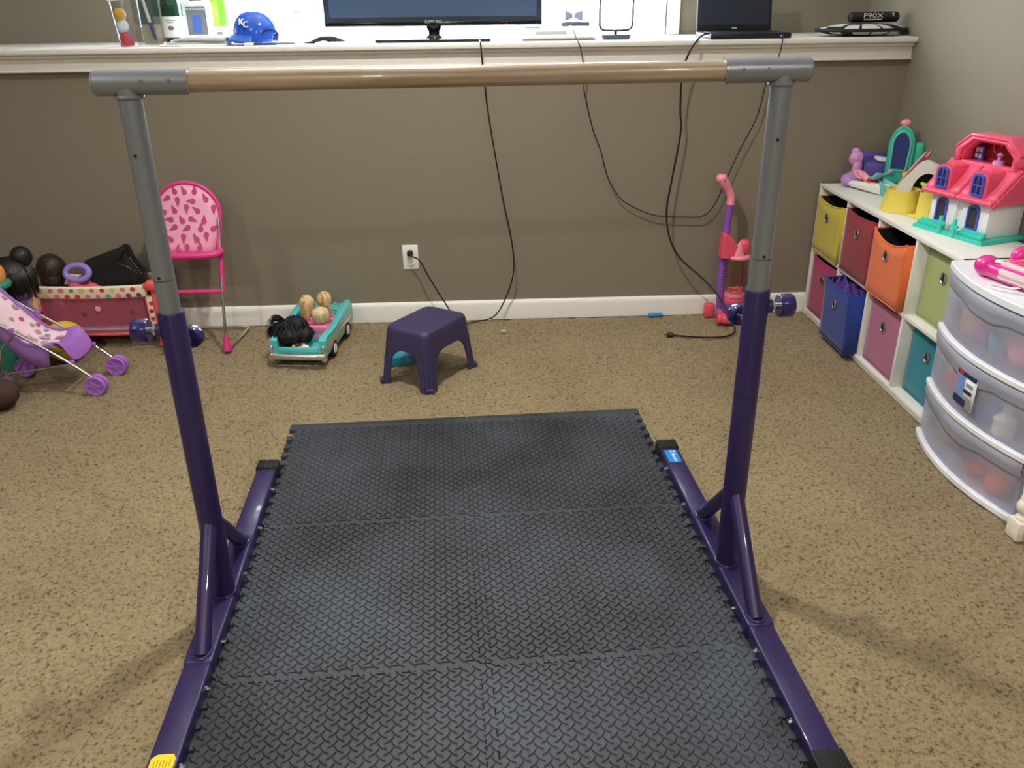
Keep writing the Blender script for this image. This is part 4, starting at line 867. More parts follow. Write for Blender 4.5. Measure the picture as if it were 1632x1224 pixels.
m = MB(); m.lathe([(0.030,0.100),(0.048,0.102),(0.050,0.115),(0.046,0.124),(0.030,0.126)], c=(0.036, 0.0, 0), n=28); m.build('canister_collar', 'vac_coral', vc)
m = MB(); m.lathe([(0.001,0.126),(0.046,0.128),(0.047,0.148),(0.001,0.152)], c=(0.036, 0.0, 0), n=28); m.build('canister_base', 'vac_pink', vc)
m = MB(); m.lathe([(0.046,0.150),(0.046,0.312)], c=(0.036, 0.0, 0), n=32); m.v = m.v; m.build('canister', 'vac_canister', vc)
m = MB(); rnd = random.Random(8)
for k in range(40):
    a = rnd.uniform(0, 2*PI); r = rnd.uniform(0, 0.036); m.ell((0.036+r*math.cos(a), r*math.sin(a), 0.156+rnd.uniform(0, 0.012)), 0.0045, 8, 5)
bd = m.build('beads', 'vac_pink', vc); bd['kind'] = 'stuff'
m = MB(); m.lathe([(0.030,0.310),(0.052,0.310),(0.054,0.316),(0.050,0.324),(0.030,0.326)], c=(0.036, 0.0, 0), n=28); m.lathe([(0.028,0.322),(0.022,0.345),(0.012,0.375),(0.003,0.390)], c=(0.030, -0.022, 0), n=18, sy=0.6); m.build('canister_lid', 'vac_pink', vc)
m = MB(); P = [(-0.052,0.312),(0.018,0.312),(0.022,0.372),(-0.020,0.418),(-0.046,0.430)]
m.rings([[Vector((x, y, z)) for x, z in P] for y in (-0.030, 0.030)]); m.box((0.060, 0.006, 0.358), (0.046, 0.05, 0.066), bev=0.014); m.build('cowl', 'vac_coral', vc, mods=[('BEVEL', dict(width=0.006, segments=2))])
m = MB(); m.tube([(-0.030, 0.012, 0.36), (-0.014, 0.034, 0.565)], 0.0165, n=14); m.build('pole', 'vac_purple', vc)
m = MB(); m.tube([(-0.0145, 0.032, 0.545), (-0.013, 0.036, 0.575), (-0.026, 0.036, 0.610), (-0.052, 0.033, 0.645), (-0.068, 0.031, 0.668), (-0.072, 0.030, 0.680)], [0.019, 0.018, 0.018, 0.023, 0.024, 0.012], n=14, smooth=5); hg = m.build('handle_grip', 'vac_pink', vc)
m = MB(); m.cyl((-0.056, 0.0085, 0.655), (-0.056, 0.0070, 0.655), 0.003, n=8); m.cyl((-0.012, 0.017, 0.562), (-0.012, 0.0155, 0.562), 0.002, n=8); m.build('screw_hole', 'print_black', hg)

# ---------------- cube shelf with fabric bins ----------------
M('shelf_white', (236,234,226), 0.4); M('bin_lining', (38,34,34), 0.9)
FX, CY0, PT, NCOL, SH = 1.565, 2.298, 0.304, 4, 0.620
cs = thing('cube_shelf', 'white eight-cube storage shelf along the right wall holding coloured fabric bins', 'shelf', (FX, CY0-PT*2-0.008, 0), 0)
def shelf():
    cy = CY0-PT*2-0.008
    def P(m, name, smooth=True): return m.build(name, 'shelf_white', cs)
    D = 0.298; L = PT*NCOL+0.016; th = 0.016
    for y, nm in ((L/2-th/2, 'side_panel'), (-L/2+th/2, 'side_panel')):
        m = MB(); m.box((D/2, y, SH/2), (D, th, SH), bev=0.0015); P(m, nm)
    m = MB(); m.box((D/2, 0, SH-th/2), (D+0.004, L, th), bev=0.0015); P(m, 'top_panel')
    m = MB(); m.box((D/2, 0, 0.022), (D, L-2*th, th), bev=0.0015); m.box((0.012, 0, 0.007), (0.014, L-2*th, 0.014)); P(m, 'bottom_panel')
    m = MB(); m.box((D/2+0.001, 0, 0.316), (D-0.004, L-2*th, th), bev=0.0015); P(m, 'middle_shelf')
    for k in range(1, NCOL):
        for z0, z1 in ((0.030, 0.308), (0.324, SH-th)):
            m = MB(); m.box((D/2+0.001, L/2-th/2-PT*k, (z0+z1)/2), (D-0.004, th, z1-z0), bev=0.0015); P(m, 'divider')
    m = MB(); m.box((D-0.003, 0, SH/2), (0.004, L-0.01, SH-0.02)); P(m, 'back_panel')
shelf()
def fabric_bin(label, rgb, colm, row, out, sag=0.012, dz=0.0, tilt=0.0, H=0.262):
    y = CY0-0.008-PT*(colm+0.5)+0.0; z = 0.3245 if row == 0 else 0.0305
    t = thing('fabric_bin', label, 'storage bin', (FX-out, y, z+dz), 0, 'fabric bins in the cube shelf'); t.rotation_euler = (0, tilt, 0)
    nm = 'bin_fabric_%d_%d' % (colm, row); M(nm, rgb, 0.9, bump=(420, 0.25), sheen=0.2)
    W, D = 0.268, 0.262
    m = MB(); N = 12
    front = [[Vector((0.003*math.sin(PI*j/N)*-1.5*(i/6), W/2-W*j/N, (H-sag*math.sin(PI*j/N)**0.8)*i/6)) for j in range(N+1)] for i in range(7)]
    m.grid(front)
    for s in (-1, 1): m.grid([[Vector((D*j/4, s*W/2, H*i/2)) for j in range(5)] for i in range(3)])
    m.grid([[Vector((D, W/2-W*j/2, H*i/2)) for j in range(3)] for i in range(3)]); m.grid([[Vector((D*i/2, W/2-W*j/2, 0.001)) for j in range(3)] for i in range(3)])
    m.build('bin_walls', nm, t, mods=[('SOLIDIFY', dict(thickness=0.004, offset=0))])
    m = MB()
    m.grid([[p+Vector((0.005, 0, -0.002)) for p in r] for r in front]); m.grid([[Vector((D-0.005, W/2-0.006-(W-0.012)*j/2, (H-0.003)*i)) for j in range(3)] for i in range(2)])
    for s in (-1, 1): m.grid([[Vector((0.006+(D-0.012)*j/2, s*(W/2-0.005), (H-0.003)*i)) for j in range(3)] for i in range(2)])
    m.grid([[Vector((0.006+(D-0.012)*i, W/2-0.006-(W-0.012)*j, 0.006)) for j in range(2)] for i in range(2)]); m.build('lining', 'bin_lining', t)
    m = MB(); m.tube([p+Vector((-0.001, 0, 0.001)) for p in front[6]], 0.0032, n=6); m.build('hem', nm, t)
    m = MB(); m.tube([p+Vector((-0.001, 0, 0.003)) for p in front[0]], 0.003, n=6); m.build('hem', nm, t)
    zc = H*0.70
    m = MB(); m.tube([(-0.0088, 0.0150*math.cos(a), zc+0.0180*math.sin(a)) for a in [2*PI*k/24 for k in range(24)]], 0.0034, n=8, closed=True); g = m.build('grommet', 'chrome', t)
    m = MB(); m.rings([[Vector((-0.0088, 0.0145*q*math.cos(a), zc+0.0175*q*math.sin(a))) for a in [2*PI*k/20 for k in range(20)]] for q in (0.05, 1.0)], True, False); m.build('grommet_hole', 'bin_lining', g)
    return t
fabric_bin('mustard yellow fabric bin, upper row nearest the back wall', (196,176,56), 0, 0, 0.006, sag=0.016, H=0.246)
fabric_bin('dark red fabric bin, upper row between the yellow and orange bins', (146,36,48), 1, 0, 0.002, sag=0.010, H=0.258)
fabric_bin('orange fabric bin, upper row, pulled slightly out of its cube', (226,112,58), 2, 0, 0.018, sag=0.030, H=0.252)
fabric_bin('sage green fabric bin, upper row behind the clear drawer unit', (168,180,112), 3, 0, -0.045, sag=0.004)
fabric_bin('magenta fabric bin, lower row nearest the back wall', (166,42,84), 0, 1, -0.010, sag=0.004)
fabric_bin('royal blue fabric bin, lower row, pulled out and overfilled with purple cloth', (32,58,140), 1, 1, 0.045, sag=0.004, dz=-0.008, tilt=-0.03)
fabric_bin('dusty pink fabric bin, lower row between the blue and teal bins', (178,106,138), 2, 1, -0.022, sag=0.003)
fabric_bin('teal fabric bin, lower row beside the clear drawer unit', (24,132,152), 3, 1, -0.045, sag=0.003)
M('purple_cloth', (92,62,150), 0.7, var=(60, 0.5), bump=(90, 0.8))
rnd = random.Random(6); m = MB(); G = []
for i in range(13):
    G.append([Vector((FX-0.045+0.11*i/12, CY0-0.008-PT*1.5+0.115-0.23*j/18, 0.272+0.022*math.sin(1.9*i+0.8*j)+0.014*math.sin(2.7*j)+rnd.uniform(-.008,.008)-(0.05 if i in (0, 12) or j in (0, 18) else 0))) for j in range(19)])
m.grid(G); tag(m.build('crumpled_cloth', 'purple_cloth', mods=[('SOLIDIFY', dict(thickness=0.004))]), 'crumpled purple cloth spilling from the top of the blue bin', 'cloth')

# ---------------- toys on the cube shelf ----------------
TZ = SH+0.0005
M('toy_lavender', (178,136,196), 0.4); M('toy_lilac', (204,150,204), 0.45); M('toy_aqua', (112,196,188), 0.4); M('toy_rose', (236,150,166), 0.4); M('toy_violet', (92,74,156), 0.4); M('toy_white', (232,232,226), 0.4)
M('toy_seagreen', (60,180,150), 0.4); M('toy_yellow', (236,214,96), 0.4); M('toy_gold', (236,190,70), 0.45); M('toy_red', (226,72,50), 0.4); M('toy_lime', (140,220,60), 0.4); M('toy_cyan', (60,190,205), 0.4); M('mirror_blue', (48,60,120), 0.15)
t = thing('mermaid_toy', 'small mermaid figure with lilac hair lying along a pale shell boat on the shelf', 'toy figure', (1.675, 2.14, TZ), -1.25)
b = MB()                                           # boat-shaped shell: long along local x
N = 20; rings = []
for i in range(11):
    u = i/10; x = -0.075+0.25*u; w = 0.034*math.sin(PI*min(1, 0.12+0.88*u))**0.6*(1-0.25*u); z1 = 0.030+0.022*u
    rings.append([Vector((x, w*math.cos(2*PI*j/N), 0.022+0.022*u*0.4+z1*0.62*math.sin(2*PI*j/N)*(1 if math.sin(2*PI*j/N) < 0 else 0.6))) for j in range(N)])
zmin = min(p.z for r in rings for p in r)
for r in rings:
    for p in r: p.z -= zmin
b.rings(rings); b.build('shell_boat', 'toy_white', t)
m = MB(); m.ell((-0.065, 0, 0.030), (0.042, 0.036, 0.030), 20, 12); m.tube([(-0.05, 0, 0.045), (-0.01, 0, 0.06), (0.03, 0, 0.052)], [0.028, 0.022, 0.012], n=12, smooth=4); m.build('shell_bow', 'toy_lavender', t)
b = MB(); b.tube([(0.05, 0, 0.050), (0.01, 0, 0.062), (-0.035, 0, 0.072), (-0.050, 0, 0.098)], [0.012, 0.017, 0.018, 0.007], n=12, smooth=4); b.ell((-0.054, 0, 0.122), (0.025, 0.024, 0.027), 16, 10); b.ell((-0.078, 0, 0.117), (0.005, 0.004, 0.004), 8, 5)
b.tube([(-0.03, -0.016, 0.08), (0.0, -0.026, 0.062), (0.03, -0.022, 0.055)], [0.007, 0.006, 0.005], n=8, smooth=3); b.build('body', 'toy_rose', t)
m = MB(); m.ell((-0.044, 0, 0.130), (0.028, 0.028, 0.028), 18, 12, fn=lambda a, q: 0.08*math.sin(6*q)); m.ell((-0.052, 0, 0.156), (0.020, 0.018, 0.013), 14, 8); m.ell((-0.03, 0, 0.095), (0.016, 0.022, 0.03), 14, 8); m.build('hair', 'toy_lilac', t)
m = MB(); G = [[Vector((0.055+0.075*i/6, (-1+2*j/8)*(0.014+0.026*(i/6)), 0.052+0.030*(i/6)**2+0.006*abs(-1+2*j/8))) for j in range(9)] for i in range(7)]
m.grid(G); m.build('tail_fin', 'toy_aqua', t, mods=[('SOLIDIFY', dict(thickness=0.010))])
m = MB()
for s in (-1, 1): m.ell((-0.072, s*0.012, 0.126), (0.003, 0.005, 0.006), 8, 5)
m.build('eyes', 'eye_dark', t)
t = thing('toy_playset', 'purple toy playset with a white lid in the shelf corner by the back wall', 'toy playset', (1.775, 2.205, TZ), -0.15)
m = MB(); m.box((0, 0, 0.055), (0.14, 0.13, 0.110), bev=0.012); m.box((-0.01, 0.045, 0.12), (0.13, 0.03, 0.04), bev=0.01); m.build('base', 'toy_violet', t)
m = MB(); m.box((0.02, -0.02, 0.118), (0.085, 0.07, 0.016), R=RY(0.12), bev=0.007); m.build('lid', 'toy_white', t)
m = MB(); m.box((-0.0705, -0.045, 0.06), (0.002, 0.005, 0.10), bev=0.0005); m.build('side_trim', 'toy_aqua', t)
t = thing('toy_mirror_tower', 'sea green toy tower with a dark mirror and pink knob in the room corner', 'toy', (1.806, 2.085, TZ), -0.55)
m = MB(); out = [(-0.05, 0), (0.05, 0), (0.052, 0.19)]+[(0.052*math.cos(a)*1.0, 0.19+0.085*math.sin(a)) for a in [PI*k/14 for k in range(1, 14)]]+[(-0.052, 0.19)]
m.rings([[Vector((x, y, z)) for x, z in out] for y in (-0.022, 0.022)]); m.box((0.066, 0.006, 0.105), (0.045, 0.036, 0.21), bev=0.014); m.box((0, 0, 0.012), (0.13, 0.06, 0.024), bev=0.008); m.build('tower_body', 'toy_seagreen', t, mods=[('BEVEL', dict(width=0.005, segments=2, limit_method='ANGLE'))])
o2 = [(-0.026, 0.10), (0.026, 0.10), (0.030, 0.19)]+[(0.030*math.cos(a), 0.19+0.055*math.sin(a)) for a in [PI*k/12 for k in range(1, 12)]]+[(-0.030, 0.19)]
m = MB(); m.rings([[Vector((x, y, z)) for x, z in o2] for y in (-0.0245, -0.021)]); m.build('mirror', 'mirror_blue', t)
m = MB(); m.tube([Vector((x*1.18, -0.0245, 0.175+(z-0.175)*1.12)) for x, z in o2], 0.0045, n=8, closed=True); m.build('mirror_frame', 'toy_aqua', t)
m = MB(); m.ell((0, 0, 0.283), (0.022, 0.018, 0.018), 14, 8); m.build('knob', 'toy_rose', t)
m = MB(); m.ell((-0.026, -0.026, 0.085), 0.012, 12, 8); m.build('button', 'toy_lilac', t)
m = MB(); m.ell((1.705, 2.085, TZ+0.030), 0.030, 18, 12); m.ell((1.700, 2.070, TZ+0.060), 0.010, 10, 6); tag(m.build('toy_apple', M('apple_red', (206,44,44), 0.3)), 'little red ball-shaped toy behind the mermaid figure', 'toy')
t = thing('toy_slide', 'rose pink shell-shaped toy seat with a yellow block resting in it', 'toy', (1.800, 1.930, TZ), -1.0)
m = MB(); G = []
for i in range(10):
    u = i/9; x = -0.075+0.105*u; z = 0.035+0.145*u**1.5; w = 0.036+0.022*math.sin(PI*u)-0.022*max(0, u-0.7)/0.3
    G.append([Vector((x+0.012*abs(v)**2, w*v, z+0.022*abs(v)**2.2*(0.4+u))) for v in [-1+2*j/8 for j in range(9)]])
m.grid(G); m.build('shell', 'toy_rose', t, mods=[('SOLIDIFY', dict(thickness=0.010)), ('SUBSURF', dict(levels=1, render_levels=1))])
m = MB(); m.box((-0.045, 0, 0.018), (0.10, 0.075, 0.036), bev=0.010); m.build('base', 'toy_gold', t)
m = MB(); m.box((-0.012, 0, 0.085), (0.045, 0.05, 0.06), R=RY(-0.35), bev=0.005); m.build('block', 'toy_gold', t)
m = MB(); m.ell((0.018, 0, 0.140), (0.010, 0.018, 0.022), 12, 8); m.build('gem', 'dot_red', t)
t = thing('toy_boat', 'pale aqua toy boat between the mermaid figure and the white cave', 'toy', (1.735, 1.965, TZ), -1.2)
m = MB(); rings = []
for i in range(11):
    u = i/10; x = -0.065+0.13*u; w = 0.030*math.sin(PI*(0.06+0.88*u))**0.7; zt = 0.052+0.020*(2*u-1)**2
    rings.append([Vector((x, w, zt)), Vector((x, w*0.8, 0.02)), Vector((x, w*0.3, 0.0)), Vector((x, -w*0.3, 0.0)), Vector((x, -w*0.8, 0.02)), Vector((x, -w, zt)), Vector((x, -w*0.86, zt-0.004)), Vector((x, -w*0.5, 0.014)), Vector((x, w*0.5, 0.014)), Vector((x, w*0.86, zt-0.004))])
m.rings(rings); m.build('hull', 'toy_aqua', t)
m = MB(); m.box((0.0, 0, 0.036), (0.02, 0.062, 0.008), bev=0.002); m.build('bench', 'toy_aqua', t)
t = thing('toy_cave', 'white scalloped toy cave with a dark arched opening on the shelf', 'toy', (1.775, 1.765, TZ), -0.55)
m = MB(); 
outer = [(0.112*math.cos(a)*(1+0.035*math.cos(7*a)), 0.190*math.sin(a)*(1+0.035*math.cos(7*a))) for a in [PI*k/30 for k in range(31)]]; inner = [(0.055*math.cos(a), 0.050+0.095*math.sin(a)) for a in [PI*k/30 for k in range(31)]]
m.grid([[Vector((o[0], -0.05, o[1])) for o in outer], [Vector((i[0], -0.05, i[1])) for i in inner]]); m.grid([[Vector((o[0], -0.05, o[1])) for o in outer], [Vector((o[0]*0.92, 0.045, o[1]*0.94)) for o in outer]]); m.grid([[Vector((i[0], -0.05, i[1])) for i in inner], [Vector((i[0], 0.035, i[1])) for i in inner]]); m.grid([[Vector((o[0]*0.92, 0.045, o[1]*0.94)) for o in outer], [Vector((o[0]*0.05, 0.045, o[1]*0.05)) for o in outer]])
m.build('cave_shell', 'toy_white', t, angle=30)
m = MB(); m.grid([[Vector((i[0], 0.034, i[1])) for i in inner], [Vector((i[0], 0.034, 0.05)) for i in inner]]); m.build('cave_inside', 'print_black', t)
m = MB(); m.ell((0.0, -0.008, 0.052), (0.040, 0.03, 0.026), 16, 8); m.build('cave_mound', 'toy_seagreen', t)
t = thing('toy_cup', 'yellow plastic toy tub standing at the shelf edge', 'toy tub', (1.672, 1.745, TZ), -0.2)
m = MB(); m.lathe([(0.074,0.0),(0.076,0.004),(0.074,0.020),(0.060,0.082),(0.061,0.086),(0.056,0.086),(0.054,0.078),(0.066,0.006),(0.002,0.006)], n=32); m.build('tub', 'toy_yellow', t)
m = MB()
for z in (0.022, 0.030): m.tube([((0.074-0.22*z+0.001)*math.cos(a), (0.074-0.22*z+0.001)*math.sin(a), z) for a in [2*PI*k/32 for k in range(32)]], 0.0015, n=5, closed=True)
m.build('grip_ring', 'toy_yellow', t)
t = thing('toy_bucket', 'taller yellow toy bucket between the tub and the dollhouse', 'toy tub', (1.722, 1.618, TZ), 0.1)
m = MB(); m.lathe([(0.052,0.0),(0.054,0.004),(0.048,0.014),(0.044,0.095),(0.046,0.102),(0.041,0.102),(0.040,0.012),(0.002,0.010)], n=28); m.build('bucket', 'toy_yellow', t)
m = MB(); m.box((0, 0, 0.004), (0.12, 0.10, 0.008), bev=0.003); m.build('foot', 'toy_yellow', t)
m = MB(); m.tube([(0, 0.07, 0.116), (0, 0.02, 0.112), (0, -0.03, 0.116), (0, -0.06, 0.130)], [0.004, 0.012, 0.014, 0.006], n=10, smooth=5, flat=0.5)
m.v = [(x+1.712, y+1.628, z+TZ) for x, y, z in m.v]; tag(m.build('green_scoop', 'toy_lime'), 'lime green toy scoop laid across the yellow bucket', 'toy')
m = MB(); m.box((1.742, 1.832, TZ+0.026), (0.040, 0.060, 0.052), R=RZ(0.2), bev=0.009); m.box((1.742, 1.832, TZ+0.056), (0.026, 0.045, 0.010), R=RZ(0.2), bev=0.004); tag(m.build('red_block', 'toy_red'), 'bright orange-red toy block behind the yellow tub', 'toy block')
t = thing('cyan_figure', 'small cyan toy figure peeking out behind the dollhouse roof', 'toy figure', (1.850, 1.655, TZ), 0.3)
m = MB(); m.lathe([(0.002,0),(0.022,0.002),(0.018,0.08),(0.012,0.14),(0.010,0.19),(0.002,0.195)], n=14); m.build('stand', 'toy_cyan', t)
m = MB(); m.ell((0, 0, 0.215), (0.028, 0.016, 0.024), 14, 8); m.ell((0.012, 0.0, 0.238), (0.010, 0.008, 0.016), 10, 6); m.ell((-0.016, 0, 0.205), (0.014, 0.010, 0.010), 10, 6); m.build('figure_body', 'toy_cyan', t)

# ---------------- dollhouse ----------------
M('house_white', (246,246,248), 0.35); M('roof_pink', (240,92,124), 0.3, coat=0.3); M('roof_dark', (176,44,66), 0.4); M('win_blue', (74,90,196), 0.35); M('base_teal', (64,206,186), 0.35); M('house_dark', (60,56,60), 0.6)
dh = thing('dollhouse', 'white dollhouse with pink roof, blue windows and teal base on the shelf', 'dollhouse', (1.682, 1.368, TZ), -1.246)
def arch(w, h, n=10):
    return [(-w/2, 0), (w/2, 0), (w/2, h-w*0.35)]+[(w/2*math.cos(a), h-w*0.35+w*0.35*math.sin(a)) for a in [PI*k/n for k in range(1, n)]]+[(-w/2, h-w*0.35)]
def ext(m, poly, y0, y1, ox=0, oz=0): m.rings([[Vector((x+ox, y, z+oz)) for x, z in poly] for y in (y0, y1)])
def window(x, y, z, w, h, parent, bars):
    m = MB(); A = arch(w, h); B = [(a*0.74, 0.10*h+b*0.80) for a, b in A]
    for yy in (y-0.006,): 
        m.grid([[Vector((x+a, yy, z+b)) for a, b in A+A[:1]], [Vector((x+a, yy, z+b)) for a, b in B+B[:1]]])
    m.grid([[Vector((x+a, y-0.006, z+b)) for a, b in A+A[:1]], [Vector((x+a, y+0.002, z+b)) for a, b in A+A[:1]]]); m.grid([[Vector((x+a, y-0.006, z+b)) for a, b in B+B[:1]], [Vector((x+a, y-0.001, z+b)) for a, b in B+B[:1]]])
    if bars: m.box((x, y-0.004, z+h*0.5), (w*0.10, 0.004, h*0.85)); m.box((x, y-0.004, z+h*0.48), (w*0.8, 0.004, w*0.10))
    f = m.build('window', 'win_blue', parent, angle=30)
    m = MB(); ext(m, B, y-0.0015, y+0.001, x, z); m.build('pane', 'house_dark', f)
def house():
    for s in (-1, 1):
        m = MB(); m.box((s*0.068, 0.090, 0.076), (0.112, 0.160, 0.128), bev=0.004); wl = m.build('wall', 'house_white', dh)
        window(s*0.068-0.004, 0.010, 0.030, 0.048, 0.088, wl, False)
    m = MB(); m.box((0, 0.095, 0.076), (0.03, 0.140, 0.126)); m.build('wall', 'house_white', dh)
    m = MB(); ext(m, [(-0.150, 0), (0.150, 0), (0.152, 0.006), (0.146, 0.014), (-0.146, 0.014), (-0.152, 0.006)], -0.030, 0.175); m.build('base', 'base_teal', dh)
    for s in (-1, 1):                              # little garden steps and fence
        m = MB(); m.box((s*0.090-0.004, -0.012, 0.020), (0.105, 0.016, 0.014), bev=0.004); m.box((s*0.090-0.004, 0.0, 0.026), (0.10, 0.012, 0.018), bev=0.004); m.build('kerb', 'base_teal', dh)
        m = MB(); m.box((s*0.030, -0.030, 0.034), (0.014, 0.010, 0.062), bev=0.003); m.box((s*0.030, -0.030, 0.040), (0.036, 0.008, 0.012), bev=0.003); m.build('gate_post', 'base_teal', dh)
    # lower roof: two front slopes with scalloped hem
    for s in (-1, 1):
        x0, x1 = (0.003, 0.148) if s > 0 else (-0.148, -0.003)
        m = MB(); G = [[Vector((x0+(x1-x0)*j/8, -0.014+0.105*i/6, 0.138+0.100*(i/6)**0.85)) for j in range(9)] for i in range(7)]
        m.grid(G); rf = m.build('roof_slope', 'roof_pink', dh, mods=[('SOLIDIFY', dict(thickness=0.010))])
        m = MB(); m.cyl((x0, -0.015, 0.136), (x1, -0.015, 0.136), 0.008, n=12); m.build('eave', 'roof_pink', rf)
        xd = (x0+x1)/2-0.004                        # dormer
        m = MB(); D = arch(0.070, 0.092); ext(m, D, -0.006, 0.090, xd, 0.142); 
        for k in range(5): m.box((xd+0.012, 0.012+0.014*k, 0.234), (0.036, 0.004, 0.004), R=RY(0.3), bev=0.001)
        d_ = m.build('dormer', 'roof_pink', dh, angle=30); window(xd, -0.0065, 0.152, 0.046, 0.074, d_, True)
        m = MB(); xs = s*0.150                       # gable side with scallops
        P = [(-0.018, 0.128), (0.09, 0.228), (0.176, 0.228), (0.176, 0.132)]
        m.rings([[Vector((xs+e, y, z)) for y, z in P] for e in (-0.006, 0.004)]); 
        for k in range(7): m.ell((xs+s*0.002, -0.010+0.017*k, 0.130+0.017*k*0.86), (0.005, 0.010, 0.010), 10, 6)
        m.build('gable', 'roof_pink', dh)
    m = MB(); m.box((0, 0.132, 0.233), (0.30, 0.09, 0.012), bev=0.004); m.build('roof_deck', 'roof_pink', dh)
    # upper storey: open hexagonal bay under a pink roof
    oc = [(-0.130, 0.232), (0.130, 0.232), (0.130, 0.278), (0.075, 0.322), (-0.075, 0.322), (-0.130, 0.278)]
    ic = [(a*0.82, 0.236+(b-0.232)*0.86) for a, b in oc]
    m = MB(); L = len(oc)
    m.grid([[Vector((a, 0.088, b)) for a, b in oc+oc[:1]], [Vector((a, 0.088, b)) for a, b in ic+ic[:1]]]); m.grid([[Vector((a, 0.088, b)) for a, b in oc+oc[:1]], [Vector((a, 0.176, b)) for a, b in oc+oc[:1]]]); m.grid([[Vector((a, 0.088, b)) for a, b in ic+ic[:1]], [Vector((a, 0.165, b)) for a, b in ic+ic[:1]]])
    m.build('bay_frame', 'roof_pink', dh, angle=25, mods=[('SOLIDIFY', dict(thickness=0.004))])
    m = MB(); m.rings([[Vector((a, y, b)) for a, b in oc] for y in (0.166, 0.176)]); bw = m.build('bay_back', 'roof_dark', dh, smooth=False)
    m = MB(); m.tube([(-0.03+0.020*math.cos(a)*(1-0.12*a), 0.163, 0.286+0.018*math.sin(a)) for a in [0.5*k for k in range(10)]], 0.003, n=6, smooth=4); m.build('scroll_emblem', 'toy_rose', bw)
    for s in (-1, 1):
        m = MB(); m.box((s*0.084, 0.150, 0.262), (0.036, 0.010, 0.048), bev=0.002); w = m.build('window', 'win_blue', dh)
        for a, b in ((-1, -1), (1, -1), (-1, 1), (1, 1)):
            m = MB(); m.box((s*0.084+a*0.0075, 0.1435, 0.262+b*0.0105), (0.011, 0.003, 0.016), bev=0.001); m.build('pane', 'toy_white' if s < 0 else 'mirror_blue', w)
    m = MB(); 
    for s in (-1, 1): m.box((s*0.104, 0.132, 0.306), (0.076, 0.10, 0.010), R=RY(s*0.68), bev=0.003)
    m.box((0, 0.132, 0.328), (0.16, 0.10, 0.012), bev=0.004); m.build('bay_roof', 'roof_pink', dh)
    m = MB(); m.lathe([(0.002,0.238),(0.020,0.238),(0.018,0.250),(0.006,0.252),(0.006,0.264),(0.012,0.270),(0.002,0.278)], c=(0.02, 0.125, 0), n=16); m.build('seat', 'toy_lilac', dh)
house()

# ---------------- clear drawer unit ----------------
M('drawer_white', (242,243,248), 0.3)
frosted_mat('drawer_lip', (206,208,220), 0.18, 0.4)
du = thing('drawer_unit', 'white three-drawer plastic cart with bowed frosted fronts, standing beside the cube shelf', 'drawer unit', (1.525, 0.782, 0), 0)
UW = 0.560; UD = 0.345
def bow(y, amt=0.050): return -amt*(1-(2*y/UW)**2)
def outline(inset=0.0, amt=0.050, n=16, back=UD):
    w = UW/2-inset
    P = [(bow(w-2*w*k/n, amt)+inset, w-2*w*k/n) for k in range(n+1)]+[(back-inset, -w), (back-inset, w)]
    return P
def slab(name, z0, z1, inset, mat, hollow=None):
    m = MB(); A = outline(inset)
    if hollow is None: m.prism(A, z0, z1)
    else:
        B = outline(inset+hollow)
        m.rings([[Vector((x, y, z0)) for x, y in A], [Vector((x, y, z1)) for x, y in A], [Vector((x, y, z1)) for x, y in B], [Vector((x, y, z0)) for x, y in B]], closed=True)
    return m.build(name, mat, du, angle=30, mods=[('BEVEL', dict(width=0.003, segments=2, limit_method='ANGLE', angle_limit=0.9))])
slab('top_panel', 0.596, 0.620, -0.004, 'drawer_white')
for z in (0.402, 0.203): slab('frame_rail', z-0.009, z+0.009, -0.004, 'drawer_white', 0.022)
slab('bottom_rail', 0.0, 0.020, -0.004, 'drawer_white')
for s in (-1, 1):
    m = MB(); m.box((UD/2+0.004, s*(UW/2-0.004), 0.308), (UD-0.006, 0.006, 0.58)); m.build('side_panel', 'frosted_plastic', du)
m = MB(); m.box((UD-0.004, 0, 0.308), (0.006, UW-0.02, 0.58)); m.build('back_panel', 'drawer_white', du)
for i, (z0, z1) in enumerate(((0.020, 0.194), (0.212, 0.393), (0.411, 0.596))):
    m = MB(); n = 24; w = UW/2-0.002
    ys = [w-2*w*k/n for k in range(n+1)]
    m.grid([[Vector((bow(y)+0.006+0.006*(1-q), y, z0+(z1-z0-0.052)*q)) for y in ys] for q in (0, 0.25, 0.5, 0.75, 1.0)]); dr = m.build('drawer', 'frosted_plastic', du, mods=[('SOLIDIFY', dict(thickness=0.003))])
    m = MB()                                        # pull lip: band that dips in the middle
    def dip(y): return 0.016*max(0, 1-(abs(y)/0.105)**4)
    m.grid([[Vector((bow(y)+0.004-(0.006 if q > 0.4 else 0.0), y, (z1-0.052-dip(y))+(0.048+dip(y))*q)) for y in ys] for q in (0, 0.12, 0.5, 1.0)]); m.build('pull_lip', 'drawer_lip', dr, mods=[('SOLIDIFY', dict(thickness=0.004))])
    m = MB(); m.prism(outline(0.014), z0+0.002, z0+0.005); m.build('drawer_floor', 'frosted_plastic', dr)
    for s in (-1, 1):
        m = MB(); m.box((UD/2, s*(UW/2-0.016), (z0+z1)/2-0.012), (UD-0.04, 0.003, z1-z0-0.03)); m.build('drawer_side', 'frosted_plastic', dr)
